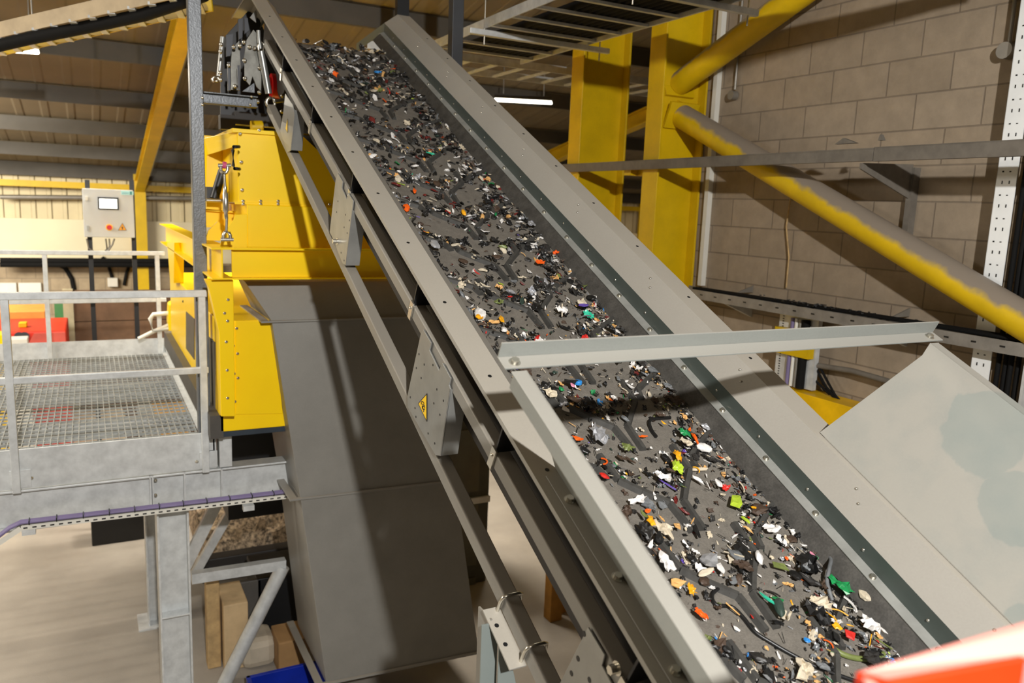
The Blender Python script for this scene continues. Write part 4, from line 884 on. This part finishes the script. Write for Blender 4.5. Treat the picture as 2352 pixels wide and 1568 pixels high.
# small conduits on the wall
def wallp(x, y, X=4.67): return P(x, y, X=X)
for (tx, ty, bx, by, r, lab) in ((1697, 110, 1688, 206, .036, 'thin conduit ending in a small round box, left one on the block wall'), (2334, -20, 2317, 104, .046, 'thin conduit ending in a larger round box, near the white riser')):
    t = thing('conduit_drop', wallp(bx, by), lab, 'conduit')
    top = wallp(tx, ty); top = wallp(bx, by) + (top - wallp(bx, by)) * 3.0; top.y = wallp(bx, by).y
    B().tube([top, wallp(bx, by)], .011, 10).build('pipe', M_CONDUIT, t)
    p = wallp(bx - 3, by + 13); B().cyl(p - V((.035, 0, 0)), p + V((.02, 0, 0)), r, 24).build('round_box', M_CONDUIT, t, bevel=.006)
p = wallp(1622, 500); zt_ = wallp(1655, 150).z; zb_ = wallp(1607, 655).z
tag(B().b2((4.65, p.y - .022, zb_), (4.7, p.y + .022, zt_ + 1.2)).build('white_trunking', M_WHITE), 'narrow white trunking running up the wall right of the near column', 'trunking')
b = B().tube([wallp(1818, 440), wallp(1806, 520), wallp(1812, 590), wallp(1806, 660)], .006, 6); tag(b.build('loose_wire', M_WOOD), 'thin brown wire hanging down the block wall to the tray', 'wire')
# lower vertical tray with violet cable behind the hopper
t = thing('lower_riser', P(1828, 890, X=4.55), 'perforated vertical tray with cables, seen below the cross bar', 'cable tray')
a, c = P(1782, 800, X=4.55), P(1872, 800, X=4.55); zt_, zb_ = P(1825, 735, X=4.5).z, -1.22
B().b2((4.56, c.y, zb_), (4.60, a.y, -.70)).build('tray_back', M_GALV, t)
B().b2((4.50, c.y + .01, -.99), (4.555, a.y - .02, -.80)).build('yellow_sleeve', M_YELD, t)
for i in range(26):
    z = -1.2 + i * .019; yy = a.y - .045; B().b2((4.557, yy, z), (4.5605, yy + .012, z + .008)).build('slot', M_BLACK, t)
L_ = a.y - c.y
for f, m, r in ((.42, M_PURP, .016), (.52, M_WHITE, .014), (.62, M_CONDUIT, .014), (.76, M_CABLE, .03)):
    y = a.y - L_ * f; b = B().cyl((4.535, y, zb_), (4.535, y, -.72), r, 10)
    tag(b.build('riser_cable', m), {M_PURP: 'violet cable', M_WHITE: 'white cable', M_CONDUIT: 'grey cable', M_CABLE: 'thick black cable'}[m] + ' in the vertical tray seen below the cross bar', 'cable')
for i, (x, y, x2, y2) in enumerate(((1862, 815, 1935, 930), (1862, 822, 1960, 960), (1866, 812, 1985, 985), (1860, 830, 1905, 905))):
    b = B().tube([P(x, y, X=4.6), P((x + x2) / 2 - 8, (y + y2) / 2 + 8, X=4.6), P(x2, y2, X=4.6)], .009, 6); tag(b.build('wall_wire', M_CABLE), 'thin dark wires fanning down the wall beside the vertical tray', 'wire', 'wires fanning from the vertical tray')
b = B().tube([P(1870, 838, X=4.6), P(1960, 852, X=4.6), P(2040, 875, X=4.6)], .02, 8); tag(b.build('wall_pipe', M_DARKBEAM), 'dark sagging pipe on the wall behind the hopper corner', 'pipe')
q = [P(x, y, X=4.48) for x, y in ((1720, 868), (1965, 938), (1965, 1100), (1720, 1060))]
tag(B().prism(q, (.205, 0, 0)).build('yellow_girder', mat('bright_girder_yellow', 'e8b800', .4), bevel=.004), 'bright yellow girder in the notch between conveyor and hopper plate', 'girder')
# cable ladders
def ladder(ax, o, x0, x1, l0, l1, z, label, step=.3, h=.075):
    t = thing('cable_ladder', o, label, 'cable ladder'); D = {'Y': (lambda a, l: V((a, l, 0))), 'X': (lambda a, l: V((l, a, 0)))}[ax]
    for a in (x0, x1): B().beam(D(a, l0) + V((0, 0, z + h / 2)), D(a, l1) + V((0, 0, z + h / 2)), .012, h).build('side_rail', M_GALV, t, bevel=.002)
    l = l0 + .12
    while l < l1: B().beam(D(x0, l) + V((0, 0, z + .012)), D(x1, l) + V((0, 0, z + .012)), .035, .02).build('rung', M_GALV, t); l += step
    return t
LZ = 1.38
ladder('Y', (3.4, 4.8, LZ), 2.84, 3.82, 2.2, 7.25, LZ, 'wide galvanised cable ladder running towards the viewer at top right', .36)
ladder('X', (3.8, 7.6, LZ), 7.35, 8.05, 2.3, 9.5, LZ - .02, 'farther cable ladder crossing behind the yellow columns', .3)
for i, (a, c) in enumerate((((1078, 78), (1398, 113)), ((1420, -32), (1740, 14)))):
    Yb = 6.02 if i == 0 else 4.3
    p, q = P(*a, Y=Yb), P(*c, Y=Yb); q.z = p.z = LZ - .03
    t = thing('ladder_hanger', (p + q) / 2, ['slotted strut carrying the cable ladder near the left column, far end', 'slotted strut carrying the cable ladder, nearer the top edge'][i], 'strut')
    B().beam(p, q, .04, .042).build('strut', M_GALV, t, bevel=.003)
    for e in (.10, .93): m_ = p.lerp(q, e); B().cyl(m_ - V((0, 0, .09)), (m_.x, m_.y, zroof(0, Yb)), .006, 8).build('threaded_rod', M_CHROME, t)
for k in range(11):
    b = B().tube([(3.13 + .063 * k, 2.2, LZ + .055), (3.15 + .063 * k, 4.5, LZ + .055), (3.13 + .063 * k, 7.15, LZ + .055)], .031, 10)
    tag(b.build('ladder_cable', M_CABLE), 'thick black cables lying along the wide cable ladder', 'cable', 'thick black cables on the wide ladder')
# slim sloping cable ladder top left
a, c = P(-60, 82, Y=7.6), P(470, -38, Y=6.0)
t = thing('cable_ladder', (a + c) / 2, 'beige perforated cable ladder crossing the top left corner', 'cable ladder')
w = V((.1, .42, -.03)); B().beam(a, c, .012, .11).build('side_rail', mat('beige_galv', 'a8977a', .55, .2), t); B().beam(a + w, c + w, .012, .11).build('side_rail', M_YELD, t)
for i in range(12):
    p = a.lerp(c, (i + .5) / 12) - V((0, 0, .05)); B().beam(p, p + w, .05, .02).build('rung', M_GALV, t)
for e in (.28, .55, .75): p = a.lerp(c, e); B().cyl(p, (p.x, p.y, zroof(0, p.y)), .006, 6).build('drop_rod', M_CONDUIT, t)
pts = [P(-60, 118, Y=7.5), P(60, 90, Y=7.2), P(200, 62, Y=6.9), P(330, 34, Y=6.5), P(470, -12, Y=6.1)]
tag(B().tube(pts, .045, 10).build('slung_cable', M_CABLE), 'thick black cable slung under the beige ladder at top left', 'cable')
b = B().tube([(.99, y, roofz(y) - .30) for y in (8.0, 10.0, 12.0, 14.0, 16.0)], .03, 8); tag(b.build('rafter_conduit', M_CONDUIT), 'grey conduit clipped along the yellow rafter at left', 'conduit')
# lamps
def batten(p, q, label, power):
    t = thing('batten_light', (p + q) / 2, label, 'ceiling light', 'linear batten lights'); d = (q - p).normalized()
    B().beam(p, q, .10, .035).build('diffuser', M_LAMP, t, bevel=.012)
    B().beam(p + V((0, 0, .045)), q + V((0, 0, .045)), .12, .05).build('housing', M_VOID, t)
    for e in (.15, .85): m_ = p.lerp(q, e); B().cyl(m_ + V((0, 0, .06)), (m_.x, m_.y, zroof(0, m_.y)), .008, 6).build('hanger', M_CONDUIT, t)
    if power:
        l = light('batten_glow', 'AREA', (p + q) / 2 - V((0, 0, .03)), power, (1, .9, .74), .9, (0, 0, math.atan2(d.y, d.x)), .08)
batten(P(-40, 112, Y=9.0), P(90, 119, Y=9.0), 'lit batten lamp hanging at the far left under the roof', 60)
batten(P(1136, 229, Y=9.6), P(1268, 236, Y=9.2), 'lit batten lamp hanging between the conveyor and the left yellow column', 60)
p = P(1640, 8, Y=8.0); batten(p, p + V((.7, -.1, 0)), 'short stretch of lit batten seen above the wide cable ladder', 30)

# ------------------------------------------------------------------ far end of the platform: control panel
cp_ = thing('control_panel', P(255, 778, Y=9.12), 'light grey control cabinet with a glowing screen on two black legs at the far rail', 'control cabinet')
YP = 9.1
a, c = P(188, 432, Y=YP), P(310, 546, Y=YP)
B().b2((a.x, YP, c.z), (c.x, YP + .22, a.z)).build('cabinet', mat('cabinet_grey', 'c4c6c4', .4, 0, .03), cp_, bevel=.006)
def onp(x0, y0, x1, y1, d, name, m, par=cp_, Y=YP, bev=0): 
    p, q = P(x0, y0, Y=Y), P(x1, y1, Y=Y); return B().b2((p.x, Y - d, min(p.z, q.z)), (q.x, Y + .001, max(p.z, q.z))).build(name, m, par, bevel=bev)
onp(224, 452, 273, 482, .012, 'screen_bezel', M_BLACK); onp(228, 456, 269, 479, .015, 'screen', mat('screen_glow', 'fffbe8', .3, emit=3.2))
onp(278, 438, 307, 448, .003, 'maker_label', mat('pale_cyan', 'a9dcdf', .5)); 
for i in range(5): onp(281 + i * 3.2, 442, 283 + i * 3.2, 444.5, .004, 'label_letter', mat('label_blue', '5a98b0', .5))
onp(298, 439.5, 303, 447, .004, 'label_mark', mat('label_teal', '2c7f86', .5))
onp(195, 451, 202, 460, .02, 'door_lock', M_WHITE); onp(199, 518, 205, 530, .015, 'side_socket', mat('socket_grey', 'a5a7a4', .5))
p = P(251, 522, Y=YP); B().cyl(p - V((0, .006, 0)), p + V((0, .01, 0)), .033, 20).build('stop_button_ring', mat('ring_yellow', 'f0c020', .4), cp_); B().cyl(p - V((0, .035, 0)), p, .024, 20).build('stop_button', M_RED, cp_)
q = [P(x, y, Y=YP - .003) for x, y in ((281, 512), (291, 529), (271, 529))]; wt = B().prism(q, (0, .003, 0)).build('warning_sticker', mat('sticker_black', '1a1712'), cp_)
c3 = sum(q, V((0, 0, 0))) / 3; B().prism([c3 + (v - c3) * .86 - V((0, .001, 0)) for v in q], (0, .002, 0)).build('sticker_face', mat('sticker_amber', 'f2a51c'), wt)
B().prism([c3 + V((x * .02, -.003, z * .026)) for x, z in ((.2, 1), (-.5, -.1), (0, -.1), (-.3, -1), (.5, .2), (0, .2))], (0, .002, 0)).build('flash_mark', mat('sticker_black', '1a1712'), wt)
for px in (194, 299):
    B().b2((xof(px, 412, YP), YP + .22, FZ), (xof(px, 412, YP) + .045, YP + .265, zof(px, 412, YP))).build('leg', M_BLACK, cp_)
for i, pts in enumerate((((199, 548), (204, 570), (230, 585), (246, 572), (243, 548)), ((251, 548), (252, 565), (245, 578)), ((263, 548), (258, 562), (246, 580)))):
    tag(B().tube([P(x, y, Y=YP + .05) for x, y in pts], .008, 8).build('panel_cable', M_CONDUIT), ['grey cable looping down under the control cabinet', 'middle grey cable leaving the bottom of the control cabinet', 'right hand grey cable leaving the bottom of the control cabinet'][i], 'cable')

# ------------------------------------------------------------------ things on the floor beyond and below the platform
def standing(name, m, x0, y0, x1, y1, Y, dep, label, cat, zb=FZ, bev=.01, group=None):
    p, q = P(x0, y0, Y=Y), P(x1, y1, Y=Y); zb = q.z if zb is None else zb
    return tag(B().b2((p.x, Y, zb), (q.x, Y + dep, p.z)).build(name, m, bevel=bev), label, cat, group)
M_PLANK = mat('brown_plank', '6e543e', .8, 0, .25, 3)
t = thing('timber_partition', (P(280, 780, Y=12).x, 12, FZ), 'brown timber bay wall behind the far rail and the panel legs', 'partition')
p, q = P(167, 668, Y=12), P(396, 660, Y=12)
for i in range(8): z1_ = p.z - i * .42; B().b2((p.x, 12, z1_ - .41), (q.x + .6, 12.08, z1_)).build('plank', M_PLANK, t, bevel=.006)
B().b2((p.x - .12, 11.95, FZ), (p.x, 12.1, p.z + .02)).build('end_post', mat('pale_post', 'a9a184', .7), t)
B().b2((p.x - .22, 11.95, FZ), (p.x - .12, 12.1, P(150, 690, Y=12).z)).build('green_post', mat('green_post', '3f7a48', .6), t)
t = thing('red_machine', (P(70, 780, Y=10.6).x, 10.6, FZ), 'red painted machine seen beyond the far left of the platform', 'machine')
p, q = P(-60, 765, Y=10.6), P(152, 757, Y=10.6)
B().b2((p.x, 10.6, FZ), (q.x, 11.7, p.z)).build('body', mat('machine_red', 'd8341c', .45), t, bevel=.02)
B().prism([P(78, 765, Y=10.59), P(150, 762, Y=10.59), P(152, 800, Y=10.59), P(60, 800, Y=10.59)], (0, -.03, 0)).build('cover', mat('cover_red', 'd05a4c', .5), t)
for px in (44, 56): B().cyl(P(px, 772, Y=10.57), P(px, 772, Y=10.6), .05, 16).build('vent', M_BLACK, t)
standing('storage_tub', mat('orange_tub', 'd08a3c', .5), -40, 717, 106, 760, 11.9, .8, 'long orange tub standing behind the red machine', 'tub')
standing('cardboard_box', M_WOOD, 118, 735, 134, 760, 11.74, .2, 'small cardboard box at the right end of the red machine', 'box')
standing('yellow_case', M_YEL, -30, 770, 16, 787, 10.2, .3, 'yellow case in front of the red machine at the left edge', 'case')
standing('white_canister', M_WHITE, 14, 779, 64, 790, 10.15, .2, 'white canister lying beside the yellow case', 'canister')
standing('yellow_tool', M_YELD, 42, 742, 62, 752, 10.9, .15, 'small yellow and black tool on top of the red machine', 'tool', None)
standing('yellow_bin', M_YEL, -30, 700, 9, 717, 12.8, .3, 'yellow bin at the far left above the orange tub', 'bin')
for i, (x0, y0, x1, y1) in enumerate(((-5, 650, 38, 672), (42, 650, 95, 672), (46, 698, 97, 716))):
    p, q = P(x0, y0, Y=16.8), P(x1, y1, Y=16.8); n_ = B().b2((p.x, 16.82, q.z), (q.x, 16.88, p.z)).build('notice_board', M_WHITE)
    tag(n_, ['white notice at the very left edge of the far wall', 'upper white notice on the far wall, left of the green post', 'lower white notice on the far wall above the orange tub'][i], 'notice')
b = B().tube([P(x, y, Y=8.8) for x, y in ((398, 718), (352, 722), (345, 732), (350, 760), (398, 752))], .022, 10); b.tube([P(x, y, Y=8.8) for x, y in ((318, 778), (350, 762), (398, 742))], .02, 10)
b.build('tube_handle', M_WHITE, mach)['label'] = 'white bent tube handle'
standing('dark_container', M_BLACK, 208, 1186, 334, 1232, 8.9, .35, 'dark container standing on the floor under the platform', 'container', FZ)
# shredded heap and boxes
hp = B(); N_ = 34; x0_, x1_, y0_, y1_ = .85, 2.9, 8.0, 10.6; rr = random.Random(8)
for i in range(N_ + 1):
    for j in range(N_ + 1):
        u, w_ = i / N_, j / N_; h = (math.sin(u * math.pi) ** .6) * (math.sin(w_ * math.pi) ** .5) * .95
        hp.v.append(V((x0_ + (x1_ - x0_) * u, y0_ + (y1_ - y0_) * w_, FZ + h * (.8 + .3 * noise.noise(V((u * 5, w_ * 5, 0)))) + .12 * noise.noise(V((u * 22, w_ * 22, 3))) * (h > .05))))
for i in range(N_):
    for j in range(N_):
        k = i * (N_ + 1) + j; hp.f.append([k, k + 1, k + N_ + 2, k + N_ + 1]); hp.m.append(0); hp.sm.append(False)
M_HEAP = mat('heap', '8d7c66', .9, 0, .85, 26, bump=.6, bscale=40)
tag(hp.build('shredded_heap', M_HEAP), 'heap of mixed brown and pale shreds on the floor behind the strut', 'heap', kind='stuff')
standing('leaning_board', M_WOOD, 473, 1340, 508, 1500, 6.1, .12, 'tall weathered timber board standing left of the pale plank box', 'board')
standing('plank_box', mat('pale_ply', 'c8ad84', .8, 0, .12), 513, 1392, 572, 1500, 6.02, .4, 'pale plywood box with screw holes behind the diagonal pipe', 'box')
standing('slate_sheet', mat('slate', '55524e', .6), 508, 1345, 602, 1392, 6.5, .05, 'dark slate coloured sheet standing behind the plywood box', 'sheet')
standing('black_bin', M_BLACK, 590, 1330, 690, 1430, 6.5, .5, 'black plastic bin between the plywood box and the chute', 'bin')
standing('cardboard_box', mat('carton', 'a07c50', .8, 0, .1), 640, 1478, 712, 1530, 5.8, .3, 'open cardboard box at the foot of the grey chute', 'box')
standing('white_sack', mat('sack', 'b8ad9a', .8), 556, 1480, 636, 1530, 5.95, .3, 'pale sack between the diagonal pipe and the open cardboard box', 'sack', bev=.06)
t = thing('blue_crate', (P(640, 1568, Y=5.75).x, 5.9, FZ), 'blue plastic crate on the floor below the chute', 'crate')
p, q = P(565, 1560, Y=5.5), P(728, 1524, Y=5.5); M_BLUE = mat('crate_blue', '0d2aa0', .4); zt_ = P(640, 1535, Y=5.5).z
for bb in (((p.x, 5.0, FZ), (q.x, 5.03, zt_)), ((p.x, 5.47, FZ), (q.x, 5.5, zt_))): B().b2(*bb).build('side', M_BLUE, t, bevel=.004)
for bb in (((p.x, 5.0, FZ), (p.x + .03, 5.5, zt_)), ((q.x - .03, 5.0, FZ), (q.x, 5.5, zt_))): B().b2(*bb).build('end', M_BLUE, t, bevel=.004)
p, q = P(463, 1288, Y=7.6), P(690, 1288, Y=7.6)
tag(B().b2((p.x, 7.6, FZ), (q.x + .5, 7.75, p.z)).build('bunker_wall', M_VOID, bevel=.01), 'low dark bunker wall in front of the shredded heap', 'wall')
# between conveyor rails: cabinets and a timber trestle on the floor
t = thing('floor_cabinet', (2.75, 6.8, FZ), 'dull green grey steel cabinet standing behind the grey chute', 'cabinet')
p, q = P(1045, 960, Y=6.6), P(1128, 1000, Y=6.6)
B().b2((p.x - .3, 6.6, FZ), (q.x, 7.3, p.z)).build('carcass', mat('cabinet_olive', '4a4a40', .5), t, bevel=.01)
for i in range(3):
    z = p.z - .12 - i * .75; B().b2((p.x - .2, 6.58, z - .62), (q.x - .12, 6.6, z)).build('panel', mat('panel_olive', '5c5a4c', .35), t, bevel=.004)
B().b2((p.x - .3, 6.57, p.z - .86), (q.x, 6.6, p.z - .80)).build('slotted_rail', M_GALV, t)
t = thing('timber_trestle', (3.6, 5.7, FZ), 'short ochre timber trestle foot standing on the floor beyond the conveyor rails', 'trestle')
for dx, dy in ((0, 0), (.16, .1)): B().b2((3.5 + dx, 5.65 + dy, FZ), (3.62 + dx, 5.77 + dy, FZ + .75)).build('leg', mat('ochre_timber', 'a8762c', .7, 0, .15), t, bevel=.004)
B().b2((3.45, 5.62, FZ + .75), (3.85, 5.95, FZ + .83)).build('cap', mat('ochre_timber', 'a8762c'), t)
for i, (px, py, w, c, lab) in enumerate(((60, 840, .5, 'c8402c', 'red box seen through the grating at its left far side'), (95, 850, .5, 'e6e4dc', 'white bag seen through the grating at its far left'), (250, 838, .55, '3c6a40', 'green crate seen through the far half of the grating'), (345, 838, .4, 'c08a78', 'pinkish bundle seen through the far right of the grating'), (305, 878, .2, 'e04028', 'orange red item seen through the middle of the grating'), (390, 940, .5, 'b88a34', 'ochre item seen through the right side of the grating'), (200, 965, .9, 'c4b698', 'pale board seen through the near half of the grating'))):
    r = ray(px, py); p = r * (-2.9 / r.z); tag(B().b2((p.x - w / 2, p.y, FZ), (p.x + w / 2, p.y + .5, -2.9)).build('floor_item', mat('item_%s' % c, c, .6), bevel=.04), lab, 'stored item')
